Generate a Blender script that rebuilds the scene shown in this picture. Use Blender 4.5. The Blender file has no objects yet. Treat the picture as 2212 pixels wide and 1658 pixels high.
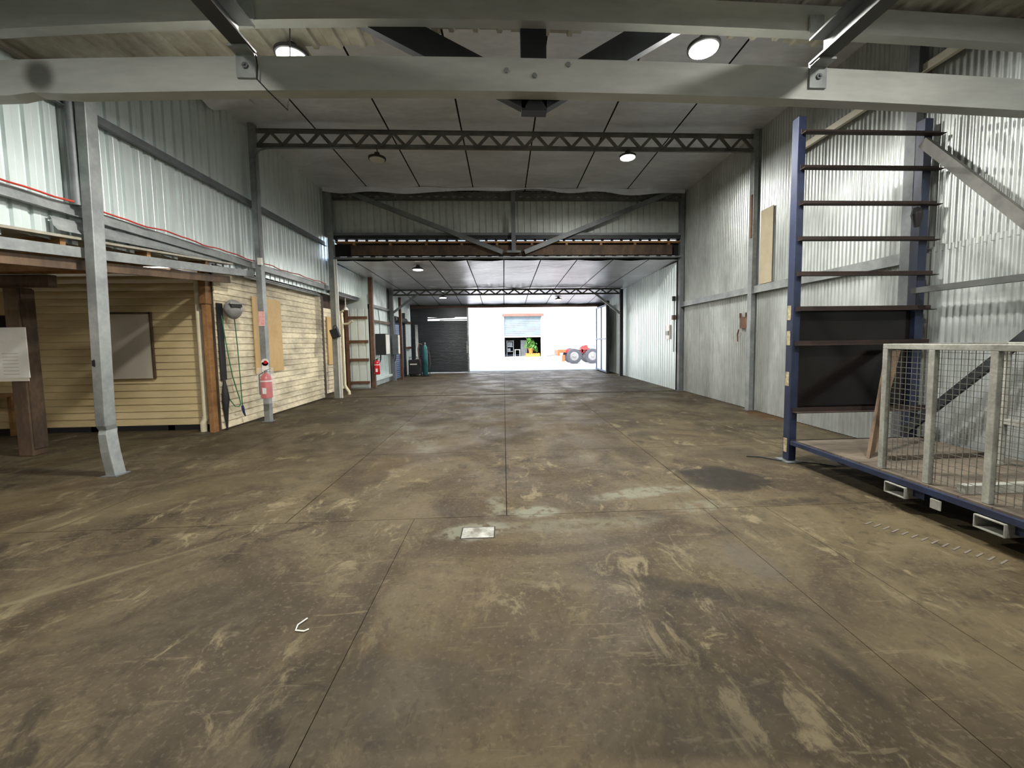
import bpy, math, random
from mathutils import Vector, Matrix
random.seed(7)
S = bpy.context.scene
COL = S.collection
R = math.radians

# ------------------------------------------------------------------ camera
cam = bpy.data.cameras.new('camera')
cam.sensor_width = 36.0; cam.sensor_fit = 'HORIZONTAL'
cam.lens = 880.0 / 2212 * 36.0
cam.shift_x = -0.012452; cam.shift_y = -0.014058
cam.clip_start = 0.05; cam.clip_end = 400
camo = bpy.data.objects.new('camera', cam); COL.objects.link(camo)
PITCH, ROLL, YAW = R(4.0), 0.014, R(-2.9)
_f = Vector((-math.sin(YAW)*math.cos(PITCH), math.cos(YAW)*math.cos(PITCH), -math.sin(PITCH)))
_r = Vector((math.cos(YAW), math.sin(YAW), 0)); _u = _r.cross(_f)
_r2 = math.cos(ROLL)*_r - math.sin(ROLL)*_u; _u2 = math.sin(ROLL)*_r + math.cos(ROLL)*_u
M = Matrix((_r2, _u2, -_f)).transposed().to_4x4(); M.translation = (0, 0, 1.6)
camo.matrix_world = M
S.camera = camo

# ------------------------------------------------------------------ world, sun, exposure
W = bpy.data.worlds.new('sky'); S.world = W; W.use_nodes = True
nt = W.node_tree; nt.nodes.clear()
sky = nt.nodes.new('ShaderNodeTexSky'); sky.sky_type = 'NISHITA'
sky.sun_disc = False; sky.sun_elevation = R(52); sky.sun_rotation = R(200); sky.air_density = 1.0; sky.dust_density = 2.5
bg = nt.nodes.new('ShaderNodeBackground'); bg.inputs[1].default_value = 1.1
wo = nt.nodes.new('ShaderNodeOutputWorld')
nt.links.new(sky.outputs[0], bg.inputs[0]); nt.links.new(bg.outputs[0], wo.inputs[0])
sl = bpy.data.lights.new('sun', 'SUN'); sl.energy = 9.5; sl.angle = R(0.6); sl.color = (1, 0.96, 0.9)
so = bpy.data.objects.new('sun', sl); COL.objects.link(so); so.rotation_euler = (R(38), 0, R(-20)); so.location = (0, -10, 30)
S.view_settings.view_transform = 'Standard'; S.view_settings.look = 'None'
S.view_settings.gamma = 1.0; S.view_settings.use_curve_mapping = False
S.view_settings.exposure = 0.0
LAMP_W = 300.0
LAMP_COL = (1.0, 0.975, 0.92)
S.cycles.max_bounces = 5; S.cycles.diffuse_bounces = 3; S.cycles.glossy_bounces = 2; S.cycles.use_adaptive_sampling = True; S.cycles.adaptive_threshold = 0.03; S.cycles.transparent_max_bounces = 6

# ------------------------------------------------------------------ materials
def srgb(c):
    return tuple(((x/255)/12.92 if x/255 <= 0.04045 else ((x/255+0.055)/1.055)**2.4) for x in c) + (1.0,)
def newmat(name):
    m = bpy.data.materials.new(name); m.use_nodes = True
    n = m.node_tree.nodes; b = n['Principled BSDF']
    return m, n, m.node_tree.links, b
def mat(name, c1, c2=None, rough=0.6, metal=0.0, scale=3.0, stretch=(1, 1, 1), bump=0.0, bscale=None, detail=4, rand=0.0, fine=0.0, lo=0.35, hi=0.65, spec=0.5):
    m, n, l, b = newmat(name)
    c1 = srgb(c1); c2 = srgb(c2) if c2 else c1
    geo = n.new('ShaderNodeNewGeometry'); mp = n.new('ShaderNodeMapping'); mp.inputs['Scale'].default_value = stretch
    l.new(geo.outputs['Position'], mp.inputs['Vector'])
    no = n.new('ShaderNodeTexNoise'); no.inputs['Scale'].default_value = scale; no.inputs['Detail'].default_value = detail; no.inputs['Roughness'].default_value = 0.62
    l.new(mp.outputs[0], no.inputs['Vector'])
    rp = n.new('ShaderNodeMapRange'); rp.inputs[1].default_value = lo; rp.inputs[2].default_value = hi
    l.new(no.outputs['Fac'], rp.inputs[0])
    mx = n.new('ShaderNodeMix'); mx.data_type = 'RGBA'; mx.inputs[6].default_value = c1; mx.inputs[7].default_value = c2
    l.new(rp.outputs[0], mx.inputs[0]); out = mx.outputs[2]
    if fine > 0:
        n2 = n.new('ShaderNodeTexNoise'); n2.inputs['Scale'].default_value = scale*9; n2.inputs['Detail'].default_value = 2
        l.new(mp.outputs[0], n2.inputs['Vector'])
        r2 = n.new('ShaderNodeMapRange'); r2.inputs[1].default_value = 0.3; r2.inputs[2].default_value = 0.7; r2.inputs[3].default_value = 1-fine; r2.inputs[4].default_value = 1+fine
        l.new(n2.outputs['Fac'], r2.inputs[0])
        h = n.new('ShaderNodeHueSaturation'); l.new(out, h.inputs['Color']); l.new(r2.outputs[0], h.inputs['Value']); out = h.outputs[0]
    if rand > 0:
        oi = n.new('ShaderNodeObjectInfo'); r3 = n.new('ShaderNodeMapRange'); r3.inputs[3].default_value = 1-rand; r3.inputs[4].default_value = 1+rand
        l.new(oi.outputs['Random'], r3.inputs[0])
        h = n.new('ShaderNodeHueSaturation'); l.new(out, h.inputs['Color']); l.new(r3.outputs[0], h.inputs['Value']); out = h.outputs[0]
    l.new(out, b.inputs['Base Color'])
    b.inputs['Roughness'].default_value = rough; b.inputs['Metallic'].default_value = metal; b.inputs['Specular IOR Level'].default_value = spec
    if bump > 0:
        bp = n.new('ShaderNodeBump'); bp.inputs['Strength'].default_value = bump; bp.inputs['Distance'].default_value = 0.02
        n3 = n.new('ShaderNodeTexNoise'); n3.inputs['Scale'].default_value = bscale or scale*6; n3.inputs['Detail'].default_value = 3
        l.new(mp.outputs[0], n3.inputs['Vector']); l.new(n3.outputs['Fac'], bp.inputs['Height']); l.new(bp.outputs[0], b.inputs['Normal'])
    return m
def emis(name, col, strength):
    m, n, l, b = newmat(name)
    b.inputs['Base Color'].default_value = (0.8, 0.8, 0.8, 1)
    b.inputs['Emission Color'].default_value = (*col, 1); b.inputs['Emission Strength'].default_value = strength
    m.cycles.emission_sampling = 'NONE'
    return m

MT = {}
MT['galv'] = mat('galvanised_steel', (150, 154, 152), (118, 122, 122), rough=0.5, metal=0.35, scale=2.2, fine=0.08)
MT['galv_dark'] = mat('dull_galvanised_steel', (116, 120, 121), (94, 98, 100), rough=0.55, metal=0.3, scale=2.0, fine=0.08)
MT['beam'] = mat('dusty_purlin_steel', (182, 184, 178), (158, 160, 154), rough=0.55, metal=0.15, scale=1.1, stretch=(.5, 1, 2), fine=0.05)
def scorch(m, c, r):
    n, l = m.node_tree.nodes, m.node_tree.links; b = n['Principled BSDF']
    src = b.inputs['Base Color'].links[0].from_socket
    g = n.new('ShaderNodeNewGeometry'); d = n.new('ShaderNodeVectorMath'); d.operation = 'DISTANCE'; d.inputs[1].default_value = c
    l.new(g.outputs['Position'], d.inputs[0])
    mr = n.new('ShaderNodeMapRange'); mr.interpolation_type = 'SMOOTHSTEP'
    for i, v in enumerate((r*.5, r*1.3, .8, 0)): mr.inputs[i+1].default_value = v
    l.new(d.outputs['Value'], mr.inputs[0])
    x = n.new('ShaderNodeMix'); x.data_type = 'RGBA'; l.new(mr.outputs[0], x.inputs[0]); l.new(src, x.inputs[6]); x.inputs[7].default_value = srgb((48, 44, 40))
    l.new(x.outputs[2], b.inputs['Base Color'])
scorch(MT['beam'], (-4.1, 4.02, 4.02), .14)
MT['black_steel'] = mat('black_painted_steel', (38, 42, 45), (26, 28, 30), rough=0.55, metal=0.1, scale=3)
MT['truss'] = mat('grey_truss_steel', (98, 98, 92), (72, 72, 68), rough=0.6, metal=0.2, scale=3)
MT['corr'] = mat('old_corrugated_iron', (188, 194, 192), (156, 160, 156), rough=0.36, metal=0.55, scale=0.9, stretch=(1, 1, 0.45), fine=0.10, rand=0.07)
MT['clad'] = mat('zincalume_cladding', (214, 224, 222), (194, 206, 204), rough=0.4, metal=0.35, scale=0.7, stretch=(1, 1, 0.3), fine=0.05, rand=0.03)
MT['clad_grey'] = mat('grey_cladding', (196, 202, 196), (172, 178, 173), rough=0.5, metal=0.2, scale=0.8, fine=0.06)  # even grey for the gable, rear wall and roof step
MT['foil'] = mat('foil_insulation', (230, 233, 240), (208, 211, 218), rough=0.36, metal=0.35, scale=0.7, stretch=(1, 2.2, 1), bump=0.8, bscale=2.4, fine=0.05, rand=0.04)
MT['roofsheet'] = mat('dirty_roof_sheet', (164, 161, 148), (112, 105, 90), rough=0.6, scale=1.2, fine=0.12, rand=0.1)
MT['dark'] = mat('dark_void', (20, 19, 18), (14, 14, 13), rough=0.9)
MT['blue'] = mat('blue_rack_paint', (36, 46, 72), (27, 34, 54), rough=0.45, scale=4, fine=0.1)
MT['rust'] = mat('rusty_angle_iron', (52, 36, 28), (32, 24, 21), rough=0.7, scale=6, fine=0.2)
MT['panelblk'] = mat('dark_steel_panel', (34, 31, 29), (24, 22, 21), rough=0.18, metal=0.2, scale=1.2)
MT['deck'] = mat('worn_deck_board', (94, 84, 70), (64, 56, 46), rough=0.75, scale=2.5, stretch=(0.4, 2, 1), fine=0.18, rand=0.1)
MT['cage'] = mat('chipped_grey_tube', (168, 168, 158), (134, 134, 126), rough=0.5, metal=0.2, scale=5, fine=0.15)
MT['wire'] = mat('cage_wire', (120, 120, 112), rough=0.5, metal=0.4)
MT['cream'] = mat('cream_weatherboard', (206, 187, 144), (188, 169, 126), rough=0.6, scale=1.0, stretch=(0.5, 1, 3), fine=0.05, rand=0.03)
MT['creamold'] = mat('dirty_cream_weatherboard', (232, 220, 188), (152, 141, 116), rough=0.65, scale=1.3, stretch=(1, .7, 1.6), fine=0.12, rand=0.06, lo=0.38, hi=0.72)
MT['timber'] = mat('orange_pine', (150, 110, 66), (108, 76, 44), rough=0.65, scale=3, stretch=(1, .4, 1), fine=0.15, rand=0.1)
MT['timberdk'] = mat('dark_old_timber', (84, 66, 48), (52, 40, 30), rough=0.75, scale=3, stretch=(1, 1, .4), fine=0.2, rand=0.08)
MT['post'] = mat('brown_post', (98, 78, 56), (62, 48, 36), rough=0.7, scale=3, stretch=(1, 1, .3), fine=0.15)
MT['redbrown'] = mat('red_brown_paint', (104, 68, 44), (72, 50, 34), rough=0.6, scale=4, fine=0.15)
MT['ply'] = mat('fibreboard', (206, 172, 112), (196, 160, 102), rough=0.6, scale=2, fine=0.04)
MT['white'] = mat('white_plastic', (226, 224, 214), (212, 210, 200), rough=0.4, scale=3)
MT['wboard'] = mat('whiteboard_surface', (186, 178, 164), (178, 170, 154), rough=0.25, scale=1.5)
MT['pvc'] = mat('cream_pvc', (222, 214, 184), (206, 196, 166), rough=0.4, scale=3)
MT['red'] = mat('extinguisher_red', (196, 22, 38), (170, 16, 30), rough=0.3, scale=6)
MT['redcable'] = mat('red_cable', (190, 62, 44), (160, 48, 36), rough=0.5)
MT['helmet'] = mat('helmet_grey', (140, 140, 138), (118, 118, 116), rough=0.35, scale=6)
MT['rubber'] = mat('black_rubber', (30, 30, 31), (22, 22, 23), rough=0.7, scale=5)
MT['hose'] = mat('green_hose', (36, 110, 66), (28, 92, 54), rough=0.5)
MT['navy'] = mat('navy_fitting', (34, 44, 84), rough=0.5)
MT['sign'] = mat('sign_print', (224, 150, 150), (236, 190, 186), rough=0.5, scale=20)
MT['bluegrey'] = mat('blue_grey_door', (104, 116, 140), (86, 98, 122), rough=0.5, scale=1.5, fine=0.05)
MT['blackdoor'] = mat('black_door_sheet', (44, 50, 54), (34, 38, 42), rough=0.45, metal=0.2, scale=1.0)
MT['teal'] = mat('teal_cylinder', (44, 104, 104), (34, 82, 84), rough=0.35, scale=4)
MT['facade'] = mat('white_facade', (236, 236, 232), (224, 224, 220), rough=0.7, scale=0.4)
MT['yard'] = mat('yard_concrete', (186, 184, 178), (166, 164, 158), rough=0.85, scale=0.8, fine=0.06)
MT['shutter'] = mat('pale_blue_shutter', (112, 124, 130), (100, 112, 118), rough=0.5, metal=0.1, scale=1)
MT['lintel'] = mat('terracotta_lintel', (112, 76, 64), (98, 66, 56), rough=0.7)
MT['tyre'] = mat('truck_tyre', (52, 55, 62), (42, 44, 50), rough=0.8, scale=4)
MT['rim'] = mat('silver_wheel_rim', (120, 120, 119), (96, 96, 95), rough=0.4, metal=0.3)
MT['trred'] = mat('trailer_red', (160, 38, 36), (132, 30, 28), rough=0.5, scale=3)
MT['trorange'] = mat('trailer_orange', (150, 78, 36), (128, 64, 30), rough=0.55, scale=3)
MT['leaf'] = mat('bright_leaf', (70, 116, 40), (46, 88, 26), rough=0.55, scale=8)
MT['pallet'] = mat('yellow_pallet', (156, 108, 42), (134, 90, 34), rough=0.7)
MT['tanfib'] = mat('tan_fibro', (164, 154, 130), (146, 136, 112), rough=0.7, scale=2)
MT['label'] = mat('old_sticker', (178, 168, 132), (120, 112, 92), rough=0.6, scale=22)
MT['paper'] = mat('glossy_poster', (240, 240, 236), (228, 227, 222), rough=0.12, scale=2)
MT['inkpale'] = mat('pale_print', (176, 174, 170), rough=0.4)
MT['ink'] = mat('printed_ink', (96, 96, 98), rough=0.5)
MT['clear'] = None
MT['tie'] = mat('dark_tie_steel', (74, 76, 74), (58, 60, 58), rough=0.6, metal=0.15, scale=2)
MT['pale'] = mat('pale_zinc_angle', (214, 210, 192), (194, 190, 172), rough=0.45, metal=0.15, scale=2)
MT['grate'] = mat('dusty_grate_steel', (96, 90, 78), (84, 78, 68), rough=0.8)
MT['lampon'] = emis('lamp_diffuser_lit', (1.0, 0.97, 0.9), 60.0)
MT['lampoff'] = mat('lamp_diffuser_unlit', (176, 172, 158), rough=0.35)

def clear_plastic():
    m, n, l, b = newmat('clear_plastic_bag')
    b.inputs['Base Color'].default_value = (0.9, 0.9, 0.9, 1); b.inputs['Roughness'].default_value = 0.15
    b.inputs['Alpha'].default_value = 0.2
    return m
MT['clear'] = clear_plastic()

def floor_material():
    m, n, l, b = newmat('stained_concrete')
    geo = n.new('ShaderNodeNewGeometry'); P = geo.outputs['Position']
    def noise(scale, detail=6, rough=0.6, stretch=None, dist=0.0):
        v = P
        if stretch:
            mp = n.new('ShaderNodeMapping'); mp.inputs['Scale'].default_value = stretch[:3]
            if len(stretch) > 3: mp.inputs['Rotation'].default_value = (0, 0, stretch[3])
            l.new(P, mp.inputs['Vector']); v = mp.outputs[0]
        t = n.new('ShaderNodeTexNoise'); t.inputs['Scale'].default_value = scale; t.inputs['Detail'].default_value = detail
        t.inputs['Roughness'].default_value = rough; t.inputs['Distortion'].default_value = dist
        l.new(v, t.inputs['Vector']); return t.outputs['Fac']
    def rng(v, a, b_, c=0.0, d=1.0, smooth=True):
        r = n.new('ShaderNodeMapRange'); r.interpolation_type = 'SMOOTHSTEP' if smooth else 'LINEAR'
        for i, x in enumerate((a, b_, c, d)): r.inputs[i+1].default_value = x
        l.new(v, r.inputs[0]); return r.outputs[0]
    def mix(fac, a, b_, blend='MIX'):
        x = n.new('ShaderNodeMix'); x.data_type = 'RGBA'; x.blend_type = blend
        if isinstance(fac, float): x.inputs[0].default_value = fac
        else: l.new(fac, x.inputs[0])
        for i, c in ((6, a), (7, b_)):
            if isinstance(c, tuple): x.inputs[i].default_value = c
            else: l.new(c, x.inputs[i])
        return x.outputs[2]
    def mul(a, k):
        x = n.new('ShaderNodeMath'); x.operation = 'MULTIPLY'; l.new(a, x.inputs[0])
        if isinstance(k, float): x.inputs[1].default_value = k
        else: l.new(k, x.inputs[1])
        return x.outputs[0]
    base = mix(rng(noise(0.8, 6, 0.68, dist=0.9), 0.38, 0.62), srgb((116, 104, 85)), srgb((164, 152, 126)))
    m1 = rng(noise(0.7, 2, 0.5, (1, 1, 1, 0.4)), 0.42, 0.58); m2 = rng(noise(0.9, 2, 0.5, (1, 1, 1, 1.9)), 0.40, 0.60)
    base = mix(mul(mul(rng(noise(2.6, 6, 0.72, (1, 1, 1, 0.5), 0.9), 0.50, 0.66), m1), 0.9), base, srgb((88, 79, 66)))
    base = mix(mul(mul(rng(noise(4.2, 6, 0.75, (1.0, 0.55, 1, -0.7), 0.7), 0.53, 0.64), m2), 0.95), base, srgb((214, 203, 172)))
    base = mix(mul(rng(noise(2.2, 4, 0.7, (1.0, 7.0, 1, -0.35), 0.4), 0.60, 0.68), 0.5), base, srgb((202, 190, 162)))
    base = mix(mul(rng(noise(2.0, 4, 0.7, (6.0, 1.0, 1, 0.5), 0.4), 0.60, 0.70), 0.45), base, srgb((84, 76, 64)))
    base = mix(mul(rng(noise(0.9, 2, 0.5, (1.0, 0.4, 1, 0.9)), 0.52, 0.72), 0.40), base, srgb((146, 122, 86)))
    base = mix(mul(rng(noise(16, 3, 0.7), 0.50, 0.68), 0.40), base, srgb((96, 87, 72)))
    base = mix(mul(rng(noise(34, 2, 0.6), 0.54, 0.70), 0.32), base, srgb((206, 194, 168)))
    warp = noise(2.4, 4, 0.65); warpf = noise(9.0, 4, 0.65)
    def stain(base, x, y, rx, ry, col, amt, rot=0.0, edge=0.25, brk=0.0):
        mp = n.new('ShaderNodeMapping'); mp.vector_type = 'TEXTURE'
        mp.inputs['Location'].default_value = (x, y, 0); mp.inputs['Rotation'].default_value = (0, 0, rot); mp.inputs['Scale'].default_value = (rx, ry, 1000)
        l.new(P, mp.inputs['Vector'])
        le = n.new('ShaderNodeVectorMath'); le.operation = 'LENGTH'; l.new(mp.outputs[0], le.inputs[0])
        a = n.new('ShaderNodeMath'); a.operation = 'MULTIPLY_ADD'; l.new(warp, a.inputs[0]); a.inputs[1].default_value = 1.5; l.new(le.outputs['Value'], a.inputs[2])
        f = mul(rng(a.outputs[0], 1.6+edge, 1.6-edge), amt)
        if brk > 0: f = mul(f, rng(warpf, brk-0.07, brk+0.07))
        return mix(f, base, srgb(col))
    dk = (58, 52, 46); wh = (206, 212, 200)
    ST = [(2.50, 4.42, .50, .50, dk, .85, .6, .2, 0), (2.75, 3.75, .45, .10, dk, .55, .1, .3, .45),
          (1.45, 4.12, .62, .16, wh, .8, .2, .3, .47), (1.85, 3.72, .35, .14, wh, .5, 0, .3, .48), (.28, 3.72, .28, .14, wh, .9, 0, .3, .42), (.55, 3.42, .9, .14, wh, .35, .05, .4, .45),
          (-.32, 3.36, .33, .16, wh, .8, .1, .3, .44), (-.1, 3.9, .12, .22, wh, .6, 0, .3, .45), (-2.9, 8.6, .12, .7, wh, .55, .1, .3, .46), (-1.95, 7.8, .22, .8, wh, .55, .3, .3, .46),
          (-1.25, 6.3, .25, .5, wh, .4, .2, .3, .46), (1.3, 2.4, .75, .10, dk, .5, -.4, .4, 0), (1.75, 2.75, .14, .3, (150, 146, 140), .5, .2, .3, 0),
          (2.9, 2.25, .34, .06, dk, .95, -.2, .2, .5), (-2.0, 2.42, .5, .34, dk, .35, .3, .5, 0), (-.55, 1.75, .6, .4, dk, .3, .3, .5, 0), (.9, 1.6, .5, .25, dk, .30, .2, .5, 0),
          (1.6, 1.75, .05, .25, dk, .5, .15, .5, 0), (.95, 1.95, .05, .22, dk, .4, .1, .5, 0), (1.3, 2.0, .05, .25, dk, .4, .2, .5, 0), (1.72, 1.9, .06, .25, dk, .45, .0, .5, 0),
          (-2.95, 2.78, .8, .03, (200, 190, 162), .6, .75, .5, 0), (5.4, 8.0, .3, 1.0, (150, 100, 40), .7, 0, .4, .45), (-.35, 9.9, .5, .3, (80, 74, 70), .5, 0, .4, 0),
          (-.4, 2.05, .5, .07, (150, 126, 84), .3, -.15, .5, .45), (.9, 1.35, 1.5, .05, (196, 182, 150), .4, -.1, .6, .45), (.1, 2.6, .7, .04, (196, 186, 158), .4, -.2, .6, .45),
          (-3.8, 4.2, .9, .35, (176, 164, 132), .5, .9, .5, 0), (-6.5, 6.8, 2.0, .6, (176, 162, 128), .4, .1, .5, .45), (-5.9, 7.4, 1.0, .12, dk, .5, .2, .4, .45),
          (3.0, 3.1, .8, .5, (190, 176, 140), .45, 0, .5, .42), (2.6, 1.9, .9, .6, (186, 172, 138), .4, .3, .6, .42)]
    for s in ST: base = stain(base, *s)
    base = mix(1.0, base, (0.200, 0.186, 0.154, 1.0), 'MULTIPLY')
    l.new(base, b.inputs['Base Color'])
    l.new(rng(noise(1.2, 3), 0.3, 0.7, 0.52, 0.8), b.inputs['Roughness'])
    b.inputs['Specular IOR Level'].default_value = 0.2
    bp = n.new('ShaderNodeBump'); bp.inputs['Strength'].default_value = 0.22; bp.inputs['Distance'].default_value = 0.01
    l.new(noise(14, 3, 0.6), bp.inputs['Height']); l.new(bp.outputs[0], b.inputs['Normal'])
    return m
MT['floor'] = floor_material()
MT['patch'] = mat('pale_repair_mortar', (150, 152, 144), (92, 88, 78), rough=0.8, scale=9, fine=0.1)

# ------------------------------------------------------------------ mesh helpers
class MB:
    def __init__(s): s.v = []; s.f = []
    def add(s, vs, fs):
        o = len(s.v); s.v += [tuple(v) for v in vs]; s.f += [tuple(i+o for i in f) for f in fs]; return s
    def box(s, x0, x1, y0, y1, z0, z1):
        vs = [(x, y, z) for x in (x0, x1) for y in (y0, y1) for z in (z0, z1)]
        return s.add(vs, [(0, 1, 3, 2), (4, 6, 7, 5), (0, 4, 5, 1), (2, 3, 7, 6), (0, 2, 6, 4), (1, 5, 7, 3)])
    def bar(s, p, q, w, h, up=(0, 0, 1)):
        p = Vector(p); q = Vector(q); d = (q-p).normalized(); u = Vector(up)
        if abs(d.dot(u)) > 0.98: u = Vector((0, 1, 0))
        a = d.cross(u).normalized()*(w/2); c = a.cross(d).normalized()*(h/2)
        vs = []
        for e in (p, q): vs += [e-a-c, e+a-c, e+a+c, e-a+c]
        return s.add(vs, [(3, 2, 1, 0), (4, 5, 6, 7), (0, 1, 5, 4), (1, 2, 6, 5), (2, 3, 7, 6), (3, 0, 4, 7)])
    def prism(s, prof, p, q, up=(0, 0, 1)):
        """extrude closed 2-D profile (a across, c along up) from p to q"""
        p = Vector(p); q = Vector(q); d = (q-p).normalized(); u = Vector(up); a = d.cross(u).normalized(); c = a.cross(d).normalized()
        n = len(prof); vs = [e + a*x + c*y for e in (p, q) for x, y in prof]
        return s.add(vs, [tuple(range(n-1, -1, -1)), tuple(range(n, 2*n))] + [(i, (i+1) % n, n+(i+1) % n, n+i) for i in range(n)])
    def tube(s, pts, r, n=8, caps=True):
        pts = [Vector(p) for p in pts]; rs = r if isinstance(r, (list, tuple)) else [r]*len(pts)
        rings = []; prev = None
        for i, p in enumerate(pts):
            d = (pts[min(i+1, len(pts)-1)]-pts[max(i-1, 0)]).normalized()
            if prev is None:
                u = Vector((0, 0, 1)) if abs(d.z) < 0.9 else Vector((1, 0, 0)); a = d.cross(u).normalized()
            else: a = (prev - d*prev.dot(d)).normalized()
            prev = a; c = d.cross(a)
            rings.append([p + a*math.cos(2*math.pi*k/n)*rs[i] + c*math.sin(2*math.pi*k/n)*rs[i] for k in range(n)])
        vs = [v for g in rings for v in g]; fs = []
        for i in range(len(rings)-1):
            for k in range(n): fs.append((i*n+k, i*n+(k+1) % n, (i+1)*n+(k+1) % n, (i+1)*n+k))
        if caps: fs += [tuple(range(n-1, -1, -1)), tuple(range((len(rings)-1)*n, len(rings)*n))]
        return s.add(vs, fs)
    def lathe(s, prof, c, axis='z', n=20):
        """prof: list of (radius, along)"""
        vs = []; c = Vector(c)
        for r, h in prof:
            for k in range(n):
                a = 2*math.pi*k/n; x, y = r*math.cos(a), r*math.sin(a)
                vs.append(c + (Vector((x, y, h)) if axis == 'z' else Vector((x, h, y)) if axis == 'y' else Vector((h, x, y))))
        fs = []
        for i in range(len(prof)-1):
            for k in range(n): fs.append((i*n+k, i*n+(k+1) % n, (i+1)*n+(k+1) % n, (i+1)*n+k))
        fs += [tuple(range(n-1, -1, -1)), tuple(range((len(prof)-1)*n, len(prof)*n))]
        return s.add(vs, fs)
    def grid(s, fn, nu, nv):
        vs = [fn(i/nu, j/nv) for i in range(nu+1) for j in range(nv+1)]
        return s.add(vs, [(i*(nv+1)+j, (i+1)*(nv+1)+j, (i+1)*(nv+1)+j+1, i*(nv+1)+j+1) for i in range(nu) for j in range(nv)])
    def mesh(s, name, m, off=(0, 0, 0), smooth=False):
        me = bpy.data.meshes.new(name); off = Vector(off)
        me.from_pydata([Vector(v)-off for v in s.v], [], s.f); me.materials.append(MT[m] if isinstance(m, str) else m)
        if smooth:
            me.polygons.foreach_set('use_smooth', [True]*len(me.polygons))
            me.set_sharp_from_angle(angle=R(38))
        me.update(); return me

def wloc(o):
    v = Vector((0, 0, 0))
    while o: v += o.location; o = o.parent
    return v
def part(mb, name, m, parent, smooth=False, kind=None, label=None, bevel=0):
    o = bpy.data.objects.new(name, mb.mesh(name, m, wloc(parent), smooth)); COL.objects.link(o); o.parent = parent
    if kind: o['kind'] = kind
    if label: o['label'] = label
    if bevel: bev(o, bevel)
    return o
def bev(o, w, seg=2):
    md = o.modifiers.new('bevel', 'BEVEL'); md.width = w; md.segments = seg; md.limit_method = 'ANGLE'
def inst(me, name, parent, loc, rot=(0, 0, 0), scale=(1, 1, 1)):
    o = bpy.data.objects.new(name, me); COL.objects.link(o); o.parent = parent
    o.location = Vector(loc) - wloc(parent); o.rotation_euler = rot; o.scale = scale; return o
def tag(o, label, cat, group=None):
    o['label'] = label; o['category'] = cat
    if group: o['group'] = group
    return o
def thing(name, label, cat, loc, group=None):
    o = bpy.data.objects.new(name, None); COL.objects.link(o); o.empty_display_size = 0.1; o.location = loc
    return tag(o, label, cat, group)
def solo(mb, name, m, label, cat, group=None, smooth=False, bevel=0):
    xs = [v[0] for v in mb.v]; ys = [v[1] for v in mb.v]; zs = [v[2] for v in mb.v]
    c = Vector(((min(xs)+max(xs))/2, (min(ys)+max(ys))/2, min(zs)))
    o = bpy.data.objects.new(name, mb.mesh(name, m, c, smooth)); COL.objects.link(o); o.location = c
    if bevel: bev(o, bevel)
    return tag(o, label, cat, group)
def struct(name, mb=None, m=None, loc=(0, 0, 0), label=None):
    o = bpy.data.objects.new(name, mb.mesh(name, m, loc) if mb else None); COL.objects.link(o); o.location = loc; o['kind'] = 'structure'
    if label: o['label'] = label
    return o
def cprof(w, h, t=0.006, lip=0.02):
    """C section, web on the -a side, height h, flanges w deep, as a closed outline"""
    return [(0, -h/2), (w, -h/2), (w, -h/2+lip), (w-t, -h/2+lip), (w-t, -h/2+t), (t, -h/2+t), (t, h/2-t), (w-t, h/2-t), (w-t, h/2-lip), (w, h/2-lip), (w, h/2), (0, h/2)]
def lprof(w, h, t=0.008):
    return [(0, 0), (w, 0), (w, t), (t, t), (t, h), (0, h)]
def arc(c, r, a0, a1, n, plane='xz', other=0.0):
    out = []
    for i in range(n+1):
        a = a0+(a1-a0)*i/n; u, v = c[0]+r*math.cos(a), c[1]+r*math.sin(a)
        out.append((u, other, v) if plane == 'xz' else (other, u, v))
    return out
def corr_mesh(name, h, m, width=0.762, pitch=0.0762, depth=0.010, seg=8):
    mb = MB(); n = int(round(width/pitch))*seg
    mb.grid(lambda a, b: (a*width, depth*math.cos(a*width/pitch*2*math.pi), b*h), n, 1)
    return mb.mesh(name, m, smooth=True)
def trim_profile(width, pitch, rib, rw):
    p = [(0.0, 0.0)]; k = int(round(width/pitch))
    for i in range(k):
        c = (i+0.5)*pitch
        p += [(c-rw/2-0.012, 0), (c-rw/2, rib), (c+rw/2, rib), (c+rw/2+0.012, 0)]
        if i < k-1: p += [(c+pitch/2-0.004, 0), (c+pitch/2, -0.003), (c+pitch/2+0.004, 0)]
    return p + [(width, 0.0)]
def trim_mesh(name, h, m, width=0.762, pitch=0.1905, rib=0.029, rw=0.032):
    """ribbed cladding; ribs stand out on +y (away from the viewer of -y)"""
    p = trim_profile(width, pitch, rib, rw); mb = MB(); n = len(p)
    mb.add([(x, y, z) for z in (0, h) for x, y in p], [(i, i+1, n+i+1, n+i) for i in range(n-1)])
    return mb.mesh(name, m)

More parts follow.
